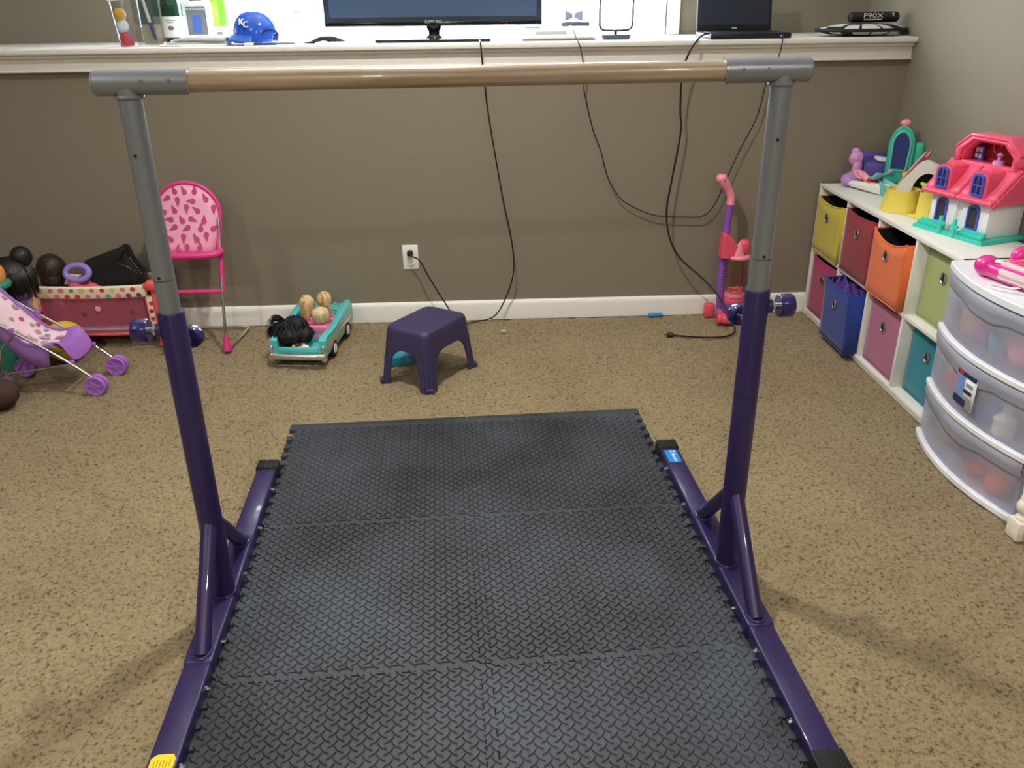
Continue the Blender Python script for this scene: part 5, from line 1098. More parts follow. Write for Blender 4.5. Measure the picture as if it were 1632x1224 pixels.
# paper label on the middle drawer
yl = 0.780-0.782
P0 = Vector((bow(0.0)-0.004, 0.035, 0.0))
lb = MB()
def lab(y, z, off=0.0): y -= 0.012; return Vector((bow(y)+0.002-off, y, z))
lb.grid([[lab(0.052-0.104*j/6, 0.246+0.115*i/2, 0.002) for j in range(7)] for i in range(3)]); lo = lb.build('paper_label', 'print_white', du, mods=[('SOLIDIFY', dict(thickness=0.0008))])
M('label_navy', (36,44,84), 0.5); M('label_blue', (120,150,206), 0.5); M('label_red', (206,44,52), 0.5); M('label_grey', (150,152,140), 0.5)
def patch(nm, mat, y0, y1, z0, z1, off=0.0036):
    m = MB(); m.grid([[lab(y0+(y1-y0)*j/4, z0+(z1-z0)*i, off) for j in range(5)] for i in range(2)]); m.build(nm, mat, lo, smooth=False)
patch('label_top_band', 'label_navy', 0.050, -0.050, 0.342, 0.359); patch('label_photo', 'label_blue', 0.049, 0.004, 0.275, 0.341); patch('label_bottom_band', 'label_navy', 0.049, -0.016, 0.249, 0.273)
m = MB(); m.rings([[lab(0.030+0.014*q*math.cos(a), 0.351+0.0062*q*math.sin(a), 0.0042) for a in [2*PI*k/18 for k in range(18)]] for q in (0.05, 1)], True, False); m.build('label_logo', 'label_red', lo)
for k, z in enumerate((0.322, 0.300, 0.278)): patch('label_picture', ('label_grey', 'label_navy', 'label_grey')[k], -0.004+0.006*(k == 1), -0.038, z-0.006, z+0.006)
patch('label_code', 'label_grey', -0.020, -0.046, 0.250, 0.264)
# blurred toys inside the drawers
def inside(label, cat, name, mat, kind, x, y, z, r):
    m = MB()
    if kind == 'ball': m.ell((x, y, z+r), r, 20, 12)
    elif kind == 'block': m.box((x, y, z+r), (r*1.7, r*2, r*2), R=RZ(0.4), bev=r*0.25)
    elif kind == 'cup': m.lathe([(0.002,0),(r*0.7,0),(r,r*1.8),(r*0.92,r*1.8),(r*0.62,0.006)], c=(x, y, z), n=20)
    elif kind == 'ring': m.tube([(x+0.2*r*math.cos(a), y+r*math.cos(a), z+r*1.16+r*math.sin(a)) for a in [2*PI*k/24 for k in range(24)]], r*0.16, n=8, closed=True)
    elif kind == 'soft': m.ell((x, y, z+r*0.9), (r, r*1.2, r*0.9), 20, 12); m.ell((x-0.3*r, y+r*0.8, z+r*1.35), r*0.5, 14, 8); m.ell((x-0.3*r, y-r*0.9, z+r*1.1), r*0.42, 14, 8)
    elif kind == 'bottle': m.lathe([(0.002,0),(r*0.7,0),(r*0.75,r*1.1),(r*0.3,r*1.5),(r*0.3,r*2.0),(r*0.4,r*2.05),(r*0.002,r*2.1)], c=(x, y, z), n=18)
    return tag(m.build(name, mat), label, cat)
M('in_tan', (206,166,110), 0.6); M('in_magenta', (206,70,150), 0.5); M('in_blue', (70,96,190), 0.5); M('in_red', (224,60,60), 0.5); M('in_orange', (236,90,50), 0.5); M('in_cyan', (120,180,200), 0.5); M('in_ivory', (226,220,200), 0.5); M('in_mauve', (150,110,130), 0.6); M('in_rose', (228,140,170), 0.6)
uy, ux = 0.782, 1.525
inside('tan block seen through the frosted top drawer, towards the shelf', 'toy', 'tan_block', 'in_tan', 'block', ux+0.050, uy+0.150, 0.4165, 0.042)
inside('magenta ball seen through the frosted top drawer', 'ball', 'magenta_ball', 'in_magenta', 'ball', ux+0.030, uy+0.075, 0.4165, 0.034)
inside('pale blue cup seen through the frosted top drawer', 'toy cup', 'blue_cup', 'in_cyan', 'cup', ux+0.030, uy-0.005, 0.4165, 0.035)
inside('rose soft toy seen through the near end of the frosted top drawer', 'soft toy', 'rose_soft_toy', 'in_rose', 'soft', ux+0.040, uy-0.120, 0.4165, 0.046)
inside('pale orange ball at the far end of the middle drawer', 'ball', 'pale_orange_ball', 'in_tan', 'ball', ux+0.060, uy+0.195, 0.2175, 0.042)
inside('red bowl seen through the middle drawer beside the paper label', 'toy bowl', 'red_bowl', 'in_red', 'soft', ux+0.030, uy+0.110, 0.2175, 0.046)
inside('blue block seen through the middle drawer behind the paper label', 'toy block', 'blue_block', 'in_blue', 'block', ux+0.020, uy-0.070, 0.2175, 0.034)
inside('ivory toy bottle seen through the middle drawer', 'toy bottle', 'ivory_bottle', 'in_ivory', 'bottle', ux+0.012, uy-0.140, 0.2175, 0.044)
inside('tan soft toy seen through the bottom drawer, towards the shelf', 'soft toy', 'tan_soft_toy', 'in_tan', 'soft', ux+0.050, uy+0.150, 0.0255, 0.044)
inside('mauve ring seen through the middle of the bottom drawer', 'toy ring', 'mauve_ring', 'in_mauve', 'ring', ux+0.030, uy+0.055, 0.0255, 0.045)
inside('orange-red ball in the middle of the bottom drawer', 'ball', 'orange_ball', 'in_orange', 'ball', ux+0.015, uy-0.060, 0.0255, 0.030)
inside('red block seen through the near half of the bottom drawer', 'toy block', 'dull_red_block', 'in_red', 'block', ux+0.070, uy-0.110, 0.0255, 0.040)
inside('bright orange ball at the near end of the bottom drawer', 'ball', 'bright_orange_ball', 'in_orange', 'ball', ux+0.022, uy-0.165, 0.0255, 0.038)
# ---- on top of the drawer unit
DZ = 0.6205
M('laptop_magenta', (230,50,150), 0.25, coat=0.4); M('laptop_pale', (240,214,214), 0.35); M('key_pink', (244,90,140), 0.35); M('white_lead', (240,236,238), 0.4)
t = thing('toy_laptop', 'magenta and white toy laptop with pink keys on the drawer unit', 'toy laptop', (1.645, 0.770, DZ), 0.22)
m = MB(); m.box((0, 0, 0.026), (0.20, 0.30, 0.044), bev=0.018, seg=3); m.ell((-0.075, 0.150, 0.032), (0.036, 0.036, 0.032), 18, 12); m.ell((0.06, 0.165, 0.045), (0.034, 0.026, 0.030), 16, 10); m.build('base', 'laptop_magenta', t)
m = MB(); m.box((0.004, -0.015, 0.049), (0.155, 0.245, 0.014), bev=0.005); m.box((-0.094, -0.035, 0.030), (0.012, 0.235, 0.030), bev=0.004); m.build('deck', 'laptop_pale', t)
for i in range(4):
    for j in range(9):
        m = MB(); m.box((-0.048+0.024*i, 0.082-0.023*j, 0.0575), (0.019, 0.018, 0.006), bev=0.002); m.build('key', 'key_pink', t)
m = MB(); m.ell((-0.066, 0.118, 0.052), (0.014, 0.014, 0.006), 12, 6); m.build('flower_sticker', 'print_white', t)
t = thing('toy_case', 'bright pink toy handset case behind the toy laptop', 'toy', (1.805, 0.760, DZ), 0.3)
m = MB(); m.box((0, 0, 0.075), (0.09, 0.12, 0.15), bev=0.026, seg=3); m.build('case_body', 'laptop_magenta', t)
m = MB(); m.tube([(-0.0455, 0.022*math.cos(a), 0.075+0.040*math.sin(a)) for a in [2*PI*k/24 for k in range(24)]], 0.004, n=8, closed=True); m.build('oval_trim', 'toy_rose', t)
t = thing('toy_wand', 'white toy wand with a pink flower tip leaning behind the toy laptop', 'toy wand', (1.800, 0.86, DZ), 0)
m = MB(); m.tube([(0, 0.01, 0.004), (0, 0.01, 0.128)], 0.004, n=8); m.lathe([(0.002,0),(0.022,0.001),(0.018,0.012),(0.004,0.016)], c=(0, 0.01, 0), n=16); m.build('stick', 'white_lead', t)
m = MB(); m.ell((0, 0.01, 0.136), (0.026, 0.026, 0.012), 16, 8, fn=lambda a, q: 0.12*math.cos(5*q)); m.build('flower', M('flower_tip', (214,60,120), 0.4), t)
m = MB(); m.box((1.640, 0.985, DZ+0.006), (0.085, 0.055, 0.012), R=RZ(0.2), bev=0.002); m.box((1.640, 0.985, DZ+0.0128), (0.06, 0.034, 0.0014), R=RZ(0.2)); tag(m.build('white_box', 'toy_white'), 'flat white box beside the toy laptop on the drawer unit', 'box')
m = MB(); m.tube([(1.582, 0.705, DZ+0.030), (1.545, 0.760, DZ+0.006), (1.512, 0.800, DZ+0.0035), (1.492, 0.790, DZ+0.0035), (1.500, 0.755, DZ+0.0035), (1.540, 0.720, DZ+0.0035), (1.552, 0.690, DZ+0.006), (1.548, 0.650, DZ+0.012), (1.560, 0.600, DZ+0.010)], 0.0026, n=8, smooth=6)
tag(m.build('white_cable', 'white_lead'), 'thin white cable looped on the edge of the drawer unit', 'cable')
# reclining doll, only its hand reaches into view
t = thing('reclining_doll', 'doll lying on the drawer unit with its hand resting by the toy laptop', 'doll', (1.650, 0.590, DZ), 0)
b = MB(); b.tube([(0.09, -0.055, 0.040), (0.02, -0.040, 0.050), (-0.045, 0.018, 0.058)], [0.024, 0.018, 0.013], n=12, smooth=4)
b.ell((-0.062, 0.040, 0.057), (0.024, 0.024, 0.010), 14, 8)
for k, (a, ln) in enumerate(((-0.55, 0.036), (-0.2, 0.046), (0.12, 0.050), (0.42, 0.045))):
    d = Vector((-math.cos(0.9-a), math.sin(0.9-a), 0)); p = Vector((-0.066, 0.044, 0.058))+d*0.012
    b.tube([p, p+d*ln*0.5+Vector((0,0,0.004)), p+d*ln+Vector((0,0,-0.008))], [0.0085, 0.0078, 0.0058], n=8, smooth=3)
p = Vector((-0.055, 0.026, 0.056)); b.tube([p, p+Vector((-0.028, -0.004, 0.0)), p+Vector((-0.042, 0.006, -0.004))], [0.009, 0.008, 0.006], n=8, smooth=3)
b.ell((0.135, -0.010, 0.036), (0.06, 0.045, 0.036), 16, 10); b.ell((0.135, 0.085, 0.050), (0.048, 0.050, 0.050), 18, 12); b.build('body', M('doll_tan_skin', (220,160,120), 0.45), t)
m = MB(); m.ell((0.138, 0.098, 0.056), (0.053, 0.050, 0.053), 20, 12, fn=lambda a, q: 0.03*math.sin(9*q)); m.build('hair', 'blonde_hair', t)
m = MB(); m.ell((0.133, -0.014, 0.038), (0.066, 0.050, 0.038), 18, 10); m.build('dress', 'doll_pink', t)

# ---------------- doll bed corner ----------------
M('bed_white', (238,228,214), 0.4)
db = thing('doll_bed', 'cream white wooden doll bed with turned posts at the right picture edge', 'doll bed', (1.512, 0.430, 0), 0.0)
def post(x, y):
    m = MB(); m.box((x, y, 0.030), (0.054, 0.054, 0.060), bev=0.006); m.lathe([(0.020,0.058),(0.022,0.066),(0.017,0.072),(0.014,0.078),(0.024,0.090),(0.026,0.104),(0.021,0.116),(0.015,0.122),(0.020,0.128),(0.017,0.134),(0.020,0.16),(0.024,0.20),(0.020,0.235),(0.015,0.245),(0.022,0.252),(0.022,0.262),(0.012,0.270),(0.018,0.285),(0.010,0.298),(0.002,0.300)], c=(x, y, 0), n=24)
    return m.build('bed_post', 'bed_white', db)
for x, y in ((0, 0), (0.32, 0), (0, -0.50), (0.32, -0.50)): post(x, y)
for x in (0, 0.32):
    m = MB(); m.box((x, -0.25, 0.042), (0.020, 0.45, 0.030), bev=0.004); m.build('side_rail', 'bed_white', db)
for y in (0, -0.50):
    m = MB(); m.box((0.16, y, 0.042), (0.27, 0.020, 0.034), bev=0.004); m.box((0.16, y, 0.215), (0.28, 0.018, 0.028), bev=0.005)
    m.build('end_rail', 'bed_white', db)
    for k in range(5):
        m = MB(); m.lathe([(0.006,0.056),(0.008,0.09),(0.005,0.13),(0.008,0.17),(0.006,0.203)], c=(0.06+0.05*k, y, 0), n=12); m.build('spindle', 'bed_white', db)
m = MB(); m.box((0.16, -0.25, 0.065), (0.29, 0.44, 0.035), bev=0.012); m.build('mattress', 'fabric_pink', db)

# ---------------- things on the ledge ----------------
LT = LZ+0.0005
M('tv_black', (48,56,68), 0.25); M('tv_screen', (62,82,110), 0.4); M('gloss_black', (16,17,20), 0.15); M('text_grey', (190,198,206), 0.5)  # switched-off screen's base colour lightened blue-grey to carry the window glare haze
tv = thing('television', 'black flat television on a pedestal stand in front of the window', 'television', (-0.155, 2.47, LT), -0.025)
m = MB(); m.box((0, 0, 0.332), (0.935, 0.030, 0.545), bev=0.008); m.build('housing', 'tv_black', tv)
m = MB(); m.box((0, -0.0152, 0.342), (0.885, 0.002, 0.490)); m.build('screen', 'tv_screen', tv)
m = MB(); m.box((0, -0.0165, 0.070), (0.93, 0.004, 0.014), bev=0.002); m.build('lower_bezel', 'gloss_black', tv)
text('brand_lettering', 'SAMSUNG', 0.016, 'text_grey', tv, Matrix.Translation((0, -0.0188, 0.078)) @ Matrix.Rotation(PI/2, 4, 'X'))
m = MB(); m.lathe([(0.038,0.010),(0.036,0.018),(0.024,0.026),(0.024,0.040),(0.032,0.052),(0.034,0.075)], n=24, sy=0.6); m.build('neck', 'gloss_black', tv)
m = MB(); m.box((0, -0.01, 0.006), (0.49, 0.19, 0.012), bev=0.005); m.build('stand_base', 'gloss_black', tv)
m = MB(); m.cyl((0.315, -0.017, 0.066), (0.315, -0.0185, 0.066), 0.003, n=10); m.build('standby_light', M('led_red', (220,40,30), 0.4, emit=((255,50,30), 1.5)), tv)
# candy tube
M('candy_yellow', (238,178,46), 0.4); M('candy_red', (222,48,76), 0.4); M('candy_white', (240,246,250), 0.4)
t = thing('candy_tube', 'clear tube of yellow, white and red candies leaning at the left of the ledge', 'candy tube', (-1.440, 2.40, LT), 0); t.rotation_euler = (0, -0.10, 0)
m = MB(); m.lathe([(0.030,0.0),(0.030,0.195),(0.027,0.197),(0.027,0.003)], n=28); m.build('tube_wall', 'clear_plastic', t)
for nm, mt, z, r in (('red_candy', 'candy_red', 0.030, 0.0255), ('white_candy', 'candy_white', 0.078, 0.0255), ('yellow_candy', 'candy_yellow', 0.122, 0.0255)):
    m = MB(); m.ell((0, 0, z), (r, r, 0.026), 18, 10, fn=lambda a, q: 0.03*math.sin(5*q)); m.build(nm, mt, t)
m = MB(); m.lathe([(0.002,0.0005),(0.0265,0.001),(0.0265,0.020),(0.002,0.024)], n=24); m.build('base_cap', 'candy_red', t)
m = MB(); m.lathe([(0.031,0.178),(0.033,0.180),(0.033,0.204),(0.030,0.208),(0.002,0.209)], n=28); m.build('lid', 'candy_white', t)
t = thing('display_case', 'clear acrylic display case holding a blue and white pen, on the ledge', 'display case', (-1.352, 2.43, LT), -0.25)
m = MB(); 
for x in (-0.046, 0.046): m.box((x, 0, 0.105), (0.004, 0.05, 0.21))
m.box((0, -0.024, 0.105), (0.092, 0.003, 0.21)); m.box((0, 0, 0.208), (0.096, 0.05, 0.004)); m.build('case_panels', 'clear_plastic', t)
m = MB(); m.box((0, 0.022, 0.145), (0.088, 0.004, 0.125)); m.build('green_backing', M('case_green', (84,112,104), 0.6), t)
m = MB(); m.box((0, 0.020, 0.042), (0.088, 0.004, 0.080)); m.build('tan_backing', M('case_tan', (206,190,160), 0.6), t)
m = MB(); m.tube([(-0.010, 0.0, 0.20), (0.012, -0.002, 0.09)], [0.006, 0.007], n=12); m.build('pen_cap', 'toy_white', t)
m = MB(); m.tube([(0.012, -0.002, 0.09), (0.024, -0.003, 0.034), (0.027, -0.003, 0.020)], [0.007, 0.0065, 0.002], n=12); m.build('pen_barrel', M('pen_blue', (44,64,128), 0.3), t)
# bottles
M('bottle_green', (24,66,44), 0.12, coat=0.4); M('label_paper', (240,240,238), 0.6); M('foil', (190,170,100), 0.3, metal=0.8); M('bottle_lime', (120,190,50), 0.2, trans=0.35); M('emblem_grey', (120,120,120), 0.6)
def bottle(label, loc, mat, r, h, lab0, lab1):
    t = thing('wine_bottle', label, 'bottle', loc, 0)
    m = MB(); m.lathe([(0.002,0.004),(r*0.85,0.0),(r,0.006),(r,h*0.50),(r*0.92,h*0.58),(r*0.55,h*0.70),(r*0.38,h*0.80),(r*0.36,h*0.96),(r*0.42,h*0.965),(r*0.42,h*0.99),(r*0.30,h),(0.002,h)], n=32); m.build('glass_body', mat, t)
    m = MB(); m.lathe([(r*1.012,lab0),(r*1.012,lab1)], n=32); lb_ = m.build('paper_label', 'label_paper', t)
    m = MB()
    for (z, w) in ((lab1-0.016, 0.5), (lab1-0.024, 0.3)):
        m.grid([[Vector((r*1.022*math.sin(a), -r*1.022*math.cos(a), z+0.003*i)) for a in [-w+2*w*k/6 for k in range(7)]] for i in range(2)])
    m.rings([[Vector((r*1.024*math.sin(0.30*q*math.cos(a)), -r*1.024*math.cos(0.30*q*math.cos(a)), (lab0+lab1)/2-0.004+0.009*q*math.sin(a))) for a in [2*PI*k/18 for k in range(18)]] for q in (0.05, 1)], True, False)
    m.build('label_print', 'emblem_grey', lb_)
    m = MB(); m.lathe([(r*0.40,h*0.82),(r*0.44,h*0.90),(r*0.46,h*1.002),(0.002,h*1.006)], n=24); m.build('foil_cap', 'foil', t)
    return t
bottle('dark green glass bottle with a white label on the ledge, left of the helmet', (-1.262, 2.48, LT), 'bottle_green', 0.043, 0.31, 0.030, 0.112)
bottle('lime green bottle with a pale label behind the blue helmet', (-1.110, 2.66, LT), 'bottle_lime', 0.040, 0.30, 0.014, 0.066)
# framed picture block
t = thing('photo_block', 'clear-edged photo block lettered POSTSEASON between the two bottles', 'picture frame', (-1.185, 2.575, LT), 0.10)
m = MB(); m.box((0, 0.008, 0.085), (0.125, 0.018, 0.170), bev=0.003); m.build('clear_block', M('block_clear', (232,236,236), 0.15), t)
m = MB(); m.box((-0.004, -0.002, 0.090), (0.082, 0.003, 0.118)); ph = m.build('photo', M('photo_grey', (112,112,116), 0.4), t)
m = MB(); m.box((-0.004, -0.0042, 0.078), (0.036, 0.001, 0.07), bev=0.0); m.build('photo_figure', M('photo_blue', (60,96,170), 0.5), ph)
text('photo_lettering', 'POSTSEASON', 0.0125, 'print_white', ph, Matrix.Translation((-0.004, -0.0046, 0.138)) @ Matrix.Rotation(PI/2, 4, 'X'))
# papers, pens
M('paper', (244,244,242), 0.7); M('paper_grey', (190,192,194), 0.7)
t = thing('paper_stack', 'stack of white papers and envelopes lying on the ledge under the bottles', 'papers', (-1.13, 2.42, LT), 0.05)
for k in range(5):
    m = MB(); m.box((0.010*k-0.02, 0.01*((k*7) % 3-1), 0.004+0.0072*k), (0.27-0.02*k, 0.17, 0.0066), R=RZ(0.06*((k*5) % 3-1)), bev=0.001); m.build('paper_sheet', 'paper' if k % 2 == 0 else 'paper_grey', t)
for i, (x, y, a, mt, lb_) in enumerate(((-0.865, 2.315, 0.06, 'pen_blue', 'blue ballpoint pen on the ledge just in front of the helmet'), (-0.80, 2.345, -0.05, 'emblem_grey', 'grey ballpoint pen on the ledge right of the helmet'))):
    t = thing('ballpoint_pen', lb_, 'pen', (x, y, LT+0.0055), a, 'pens by the helmet')
    m = MB(); m.tube([(-0.07, 0, 0), (-0.066, 0, 0), (0.045, 0, 0), (0.066, 0, 0), (0.072, 0, 0)], [0.003, 0.005, 0.005, 0.004, 0.001], n=10); m.build('barrel', mt, t)
    m = MB(); m.tube([(-0.068, 0, 0), (-0.03, 0, 0)], 0.0053, n=10); m.box((-0.045, 0, 0.0055), (0.035, 0.002, 0.002)); m.build('cap', 'toy_white', t)
# batting helmet
M('helmet_blue', (40,88,196), 0.14, coat=0.6); M('helmet_inside', (30,44,80), 0.8)
t = thing('baseball_helmet', 'glossy blue baseball helmet with white letters on the ledge', 'helmet', (-0.905, 2.44, LT), 0.0)
def helmet():
    R = 0.088
    m = MB(); rows = []
    for i in range(13):
        a = PI/2*(1-i/12); row = []
        for j in range(41):
            b = 2*PI*j/40; z = 0.052+R*0.98*math.sin(a); r = R*math.cos(a)
            if i == 12: r *= 1.02
            row.append(Vector((r*math.cos(b)*1.10, r*math.sin(b), z)))
        rows.append(row)
    # skirt with ear flap: lower at the back and left side
    for q in (0.3, 0.6, 1.0):
        row = []
        for j in range(41):
            b = 2*PI*j/40; low = 0.046 if math.cos(b) < 0.72 else 0.010
            row.append(Vector((R*1.12*math.cos(b)*(1+0.03*q), R*1.02*math.sin(b)*(1+0.03*q), 0.052-low*q)))
        rows.append(row)
    m.grid(rows); m.build('shell', 'helmet_blue', t, angle=60, mods=[('SOLIDIFY', dict(thickness=0.004))])
    m = MB(); G = []                                # brim, pointing to the left-front
    for i in range(6):
        G.append([Vector((0, 0, 0))+Vector(((R*1.10+0.052*i/5*math.cos(b*0.9))*math.cos(b+PI+0.62), (R*1.0+0.052*i/5*math.cos(b*0.9))*math.sin(b+PI+0.62), 0.040-0.026*(i/5)+0.006*math.cos(b*2))) for b in [-0.95+1.9*j/16 for j in range(17)]])
    m.grid(G); m.build('brim', 'helmet_blue', t, mods=[('SOLIDIFY', dict(thickness=0.005))])
    m = MB(); m.tube([(R*0.10+0.030*math.cos(a)+0.06, -R*0.80+0.01*math.cos(a), 0.038+0.020*math.sin(a)) for a in [PI*k/10 for k in range(11)]], 0.004, n=8); m.build('ear_pad', 'helmet_inside', t)
    m = MB(); m.ell((0, 0, 0.052+R*0.985), (0.007, 0.007, 0.003), 12, 6); m.build('top_button', 'helmet_blue', t)
    Rm4 = Matrix.Rotation(-0.32, 4, 'Z') @ Matrix.Translation((0, -R*1.03, 0.082)) @ Matrix.Rotation(PI/2-0.22, 4, 'X')
    text('team_letters', 'K', 0.036, 'print_white', t, Rm4 @ Matrix.Translation((-0.013, 0.006, 0.002)), extrude=0.003)
    text('team_letters', 'C', 0.036, 'print_white', t, Rm4 @ Matrix.Translation((0.008, -0.004, 0.003)), extrude=0.003)
helmet()
t = thing('white_canister', 'small white printed canister behind the helmet on the ledge', 'canister', (-0.755, 2.60, LT), 0)
m = MB(); m.lathe([(0.002,0),(0.030,0.0),(0.031,0.003),(0.031,0.140),(0.029,0.146),(0.002,0.147)], n=28); m.build('can_body', 'candy_white', t)
m = MB()
for z, w, h in ((0.118, 0.55, 0.006), (0.092, 0.22, 0.005), (0.024, 0.15, 0.004)): m.grid([[Vector((0.0316*math.sin(a), -0.0316*math.cos(a), z+h*i)) for a in [-w+2*w*k/6 for k in range(7)]] for i in range(2)])
m.rings([[Vector((0.0317*math.sin(0.32*q*math.cos(a)), -0.0317*math.cos(0.32*q*math.cos(a)), 0.060+0.014*q*math.sin(a))) for a in [2*PI*k/4 for k in range(4)]] for q in (0.05, 1)], True, False); m.build('can_print', 'paper_grey', t)
t = thing('feather_duster', 'dark feathery tuft lying on the ledge left of the television stand', 'feathers', (-0.60, 2.36, LT), 0)
h = MB(); rnd = random.Random(12)
for i in range(150):
    a = rnd.uniform(-1, 1); b = rnd.uniform(-0.045, 0.045); x0 = -0.07+rnd.uniform(-.01,.02)
    h.tube([(x0, b*0.5, 0.006), (-0.01+0.02*a, b, 0.016+rnd.uniform(0, .012)), (0.045+0.035*a, b*0.8+rnd.uniform(-.015,.015), 0.007+rnd.uniform(0,.004))], [0.0022, 0.0018, 0.0005], n=4, smooth=3)
ft = h.build('feather_strands', M('feather_grey', (64,58,58), 0.8), t); ft['kind'] = 'stuff'
m = MB(); m.tube([(-0.095, 0.0, 0.006), (-0.05, 0, 0.006)], 0.005, n=8); m.build('quill', 'emblem_grey', t)
# white media box with discs and small things
M('box_white', (238,238,240), 0.3); M('disc_silver', (226,228,232), 0.12, metal=0.6)
t = thing('media_player', 'white slim media box with a front slot on the ledge right of the television', 'media box', (0.375, 2.47, LT), 0.04)
m = MB(); m.box((0, 0, 0.026), (0.30, 0.20, 0.046), bev=0.008); m.build('casing', 'box_white', t)
m = MB(); m.box((0, 0.0, 0.004), (0.315, 0.205, 0.008), bev=0.002); m.build('foot_plate', 'emblem_grey', t)
m = MB(); m.box((-0.035, -0.1005, 0.030), (0.13, 0.002, 0.012), bev=0.0005); m.build('disc_slot', 'paper_grey', t)
for i, (x, y, lb_) in enumerate(((0.27, 2.44, 'shiny disc lying on the white media box, nearest the television'), (0.335, 2.50, 'shiny disc at the back of the white media box'))):
    t = thing('compact_disc', lb_, 'disc', (x, y, LT+0.0505+0.004*i), 0, 'discs on the media box')
    m = MB(); m.lathe([(0.008,0.0),(0.050,0.0),(0.0505,0.001),(0.050,0.0022),(0.008,0.0022)], n=36); m.build('disc', 'disc_silver', t)
    m = MB(); m.lathe([(0.0085,-0.0002),(0.018,-0.0002),(0.018,0.0026),(0.0085,0.0026)], n=24); m.build('hub_ring', 'clear_plastic', t)
t = thing('remote_control', 'dark remote control lying on the white media box', 'remote control', (0.455, 2.47, LT+0.0505), 0.10)
m = MB(); m.box((0, 0, 0.010), (0.125, 0.045, 0.019), bev=0.007); m.build('remote_body', M('remote_grey', (84,90,100), 0.4), t)
for k in range(8):
    m = MB(); m.cyl((-0.045+0.026*(k % 4), -0.008+0.016*(k//4), 0.0185), (-0.045+0.026*(k % 4), -0.008+0.016*(k//4), 0.0208), 0.004, n=10); m.build('button', 'tv_black', t)
t = thing('bow_tie', 'pale blue folded bow standing on the remote control', 'bow', (0.450, 2.49, LT+0.0715), 0.2)
for s in (-1, 1):
    m = MB(); m.rings([[Vector((s*0.003, y, z)) for y, z in ((-0.004, 0.012), (0.004, 0.012), (0.004, 0.030), (-0.004, 0.030))], [Vector((s*0.040, y, z)) for y, z in ((-0.010, 0.0), (0.010, 0.0), (0.010, 0.044), (-0.010, 0.044))]]); m.build('bow_loop', M('bow_blue%d' % s, (150,166,190), 0.6), t)
m = MB(); m.tube([(-0.012, 0, 0.02), (-0.012, 0, 0.075)], 0.0018, n=6); m.build('bow_pin', 'emblem_grey', t)
# black loop frame on a stand
t = thing('tabletop_mirror_frame', 'black rounded open frame on a small dark base, left of the window casing', 'picture frame', (0.627, 2.42, LT), 0.0)
m = MB(); m.tube([Vector((x, 0, z)) for x, z in rrect(0.142, 0.235, 0.026, 6, 0, 0.152)], 0.0048, n=10, closed=True); m.build('frame_loop', 'tv_black', t)
m = MB(); m.box((0, 0, 0.034), (0.06, 0.014, 0.010), bev=0.003); m.cyl((0, 0, 0.014), (0, 0, 0.034), 0.007, n=12); m.build('bracket', 'tv_black', t)
m = MB(); m.rings([[Vector((x*s, y*s, z)) for x, y in rrect(0.125, 0.070, 0.012, 4)] for z, s in ((0.0, 0.90), (0.012, 1.0), (0.018, 0.98))]); m.build('stand_base', M('base_slate', (72,80,94), 0.4), t)
m = MB(); m.prism(rrect(0.134, 0.227, 0.023, 6, 0, 0.152), -0.0008, 0.0008, Matrix.Rotation(PI/2, 4, 'X')); m.build('glass_sheet', 'clear_pane', t)
# laptop
M('laptop_black', (26,28,33), 0.35); M('laptop_screen', (38,44,58), 0.3); M('laptop_keys', (18,19,22), 0.5); M('port_blue', (70,80,220), 0.4, emit=((90,100,255), 1.2))
t = thing('laptop_computer', 'open black laptop on the ledge right of the window', 'laptop', (1.165, 2.40, LT), 0.03)
m = MB(); m.box((0.005, -0.01, 0.011), (0.345, 0.235, 0.020), bev=0.004); m.build('base', 'laptop_black', t)
m = MB(); m.box((0.005, 0.02, 0.0215), (0.29, 0.11, 0.0015)); m.build('keyboard', 'laptop_keys', t)
m = MB(); m.box((0.005, -0.085, 0.0215), (0.09, 0.055, 0.0012)); m.build('touchpad', 'laptop_keys', t)
L4 = Matrix.Translation((0.005, 0.108, 0.018)) @ Matrix.Rotation(-0.18, 4, 'X')
m = MB(); m.add(*(lambda q: (q.v, q.f))(MB().box((0, 0.004, 0.118), (0.335, 0.010, 0.230), bev=0.004)), T=L4); sc_ = m.build('screen_lid', 'laptop_black', t)
m = MB(); m.add(*(lambda q: (q.v, q.f))(MB().box((0, -0.0015, 0.122), (0.305, 0.001, 0.186))), T=L4); m.build('display', 'laptop_screen', sc_)
m = MB(); m.add(*(lambda q: (q.v, q.f))(MB().box((0, -0.0018, 0.016), (0.022, 0.001, 0.005))), T=L4); m.build('logo_mark', 'text_grey', sc_)
m = MB(); m.box((0.135, -0.1275, 0.010), (0.012, 0.002, 0.006)); m.build('port_light', 'port_blue', t)
for x in (-0.16, 0.168):
    m = MB(); m.box((x, -0.05, 0.013), (0.014, 0.030, 0.014), bev=0.004); m.build('cable_plug', 'cord_black', t)
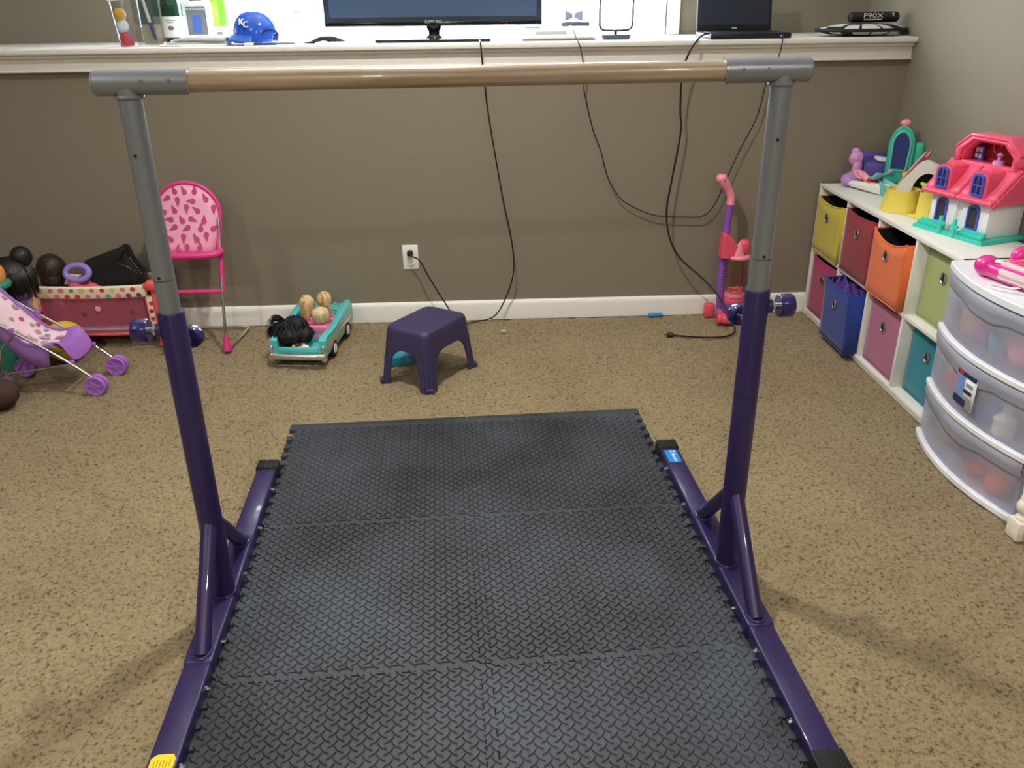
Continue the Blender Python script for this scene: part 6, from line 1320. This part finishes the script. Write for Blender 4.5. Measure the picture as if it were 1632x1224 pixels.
# ball-pattern bag and black roll in the corner
M('bag_black', (28,28,30), 0.6, bump=(200, 0.3)); M('bag_white', (214,212,206), 0.5)
t = thing('folded_bag', 'flattened black and white ball-patterned bag on the right end of the ledge', 'bag', (1.690, 2.40, LT), 0.02)
A, B, Cc = 0.188, 0.105, 0.025
m = MB(); m.ell((0, 0, Cc), (A, B, Cc), 40, 14, fn=lambda a, q: 0.02*math.sin(5*q)); m.build('bag_body', 'bag_black', t)
def bagpt(u, a, k=1.02): return Vector((A*k*math.cos(a)*math.cos(u), B*k*math.cos(a)*math.sin(u), Cc+Cc*k*1.04*math.sin(a)))
for (u0, u1, a0, a1) in ((-1.30, -1.02, 0.16, 0.95), (-1.80, -1.36, 0.16, 1.0), (-2.20, -1.86, 0.14, 0.9), (-2.95, -2.35, 0.55, 1.1), (-0.62, -0.30, 0.18, 0.75), (-1.55, -1.15, -0.75, -0.15), (-2.00, -1.60, -0.72, -0.12), (-1.08, -0.70, -0.70, -0.10), (-2.60, -2.30, -0.6, -0.2), (-3.05, -2.75, 0.1, 0.5)):
    m = MB(); m.grid([[bagpt(u0+(u1-u0)*i/6, a0+(a1-a0)*j/5, 1.035) for j in range(6)] for i in range(7)]); m.build('white_panel', 'bag_white', t)
m = MB(); m.tube([bagpt(u, 0.0, 1.05) for u in [-PI+PI*k/24 for k in range(25)]], 0.007, n=8); m.build('edge_band', 'bag_black', t)
t = thing('black_case', 'black padded roll with white lettering lying on the ball-patterned bag', 'case', (1.742, 2.41, LT+0.0525), 0.0)
m = MB(); m.rings([[Vector((x, 0.024*s*math.cos(2*PI*j/20), 0.021+0.021*s*math.sin(2*PI*j/20))) for j in range(20)] for x, s in ((-0.108, 0.6), (-0.102, 0.95), (-0.09, 1), (0.09, 1), (0.102, 0.95), (0.108, 0.6))]); m.build('roll', 'bag_black', t)
text('case_lettering', 'P90X', 0.034, 'bag_white', t, Matrix.Translation((-0.012, -0.0242, 0.027)) @ Matrix.Rotation(PI/2-0.15, 4, 'X') @ Matrix.Diagonal((1.15, 0.75, 1, 1)))
m = MB()
for k in range(9): m.box((-0.048+0.009*k, -0.0232, 0.012), (0.006, 0.001, 0.005))
m.build('small_print', 'bag_white', t, smooth=False)
m = MB(); m.box((0.075, -0.020, 0.030), (0.010, 0.014, 0.016), bev=0.003); m.build('buckle', 'chrome', t)
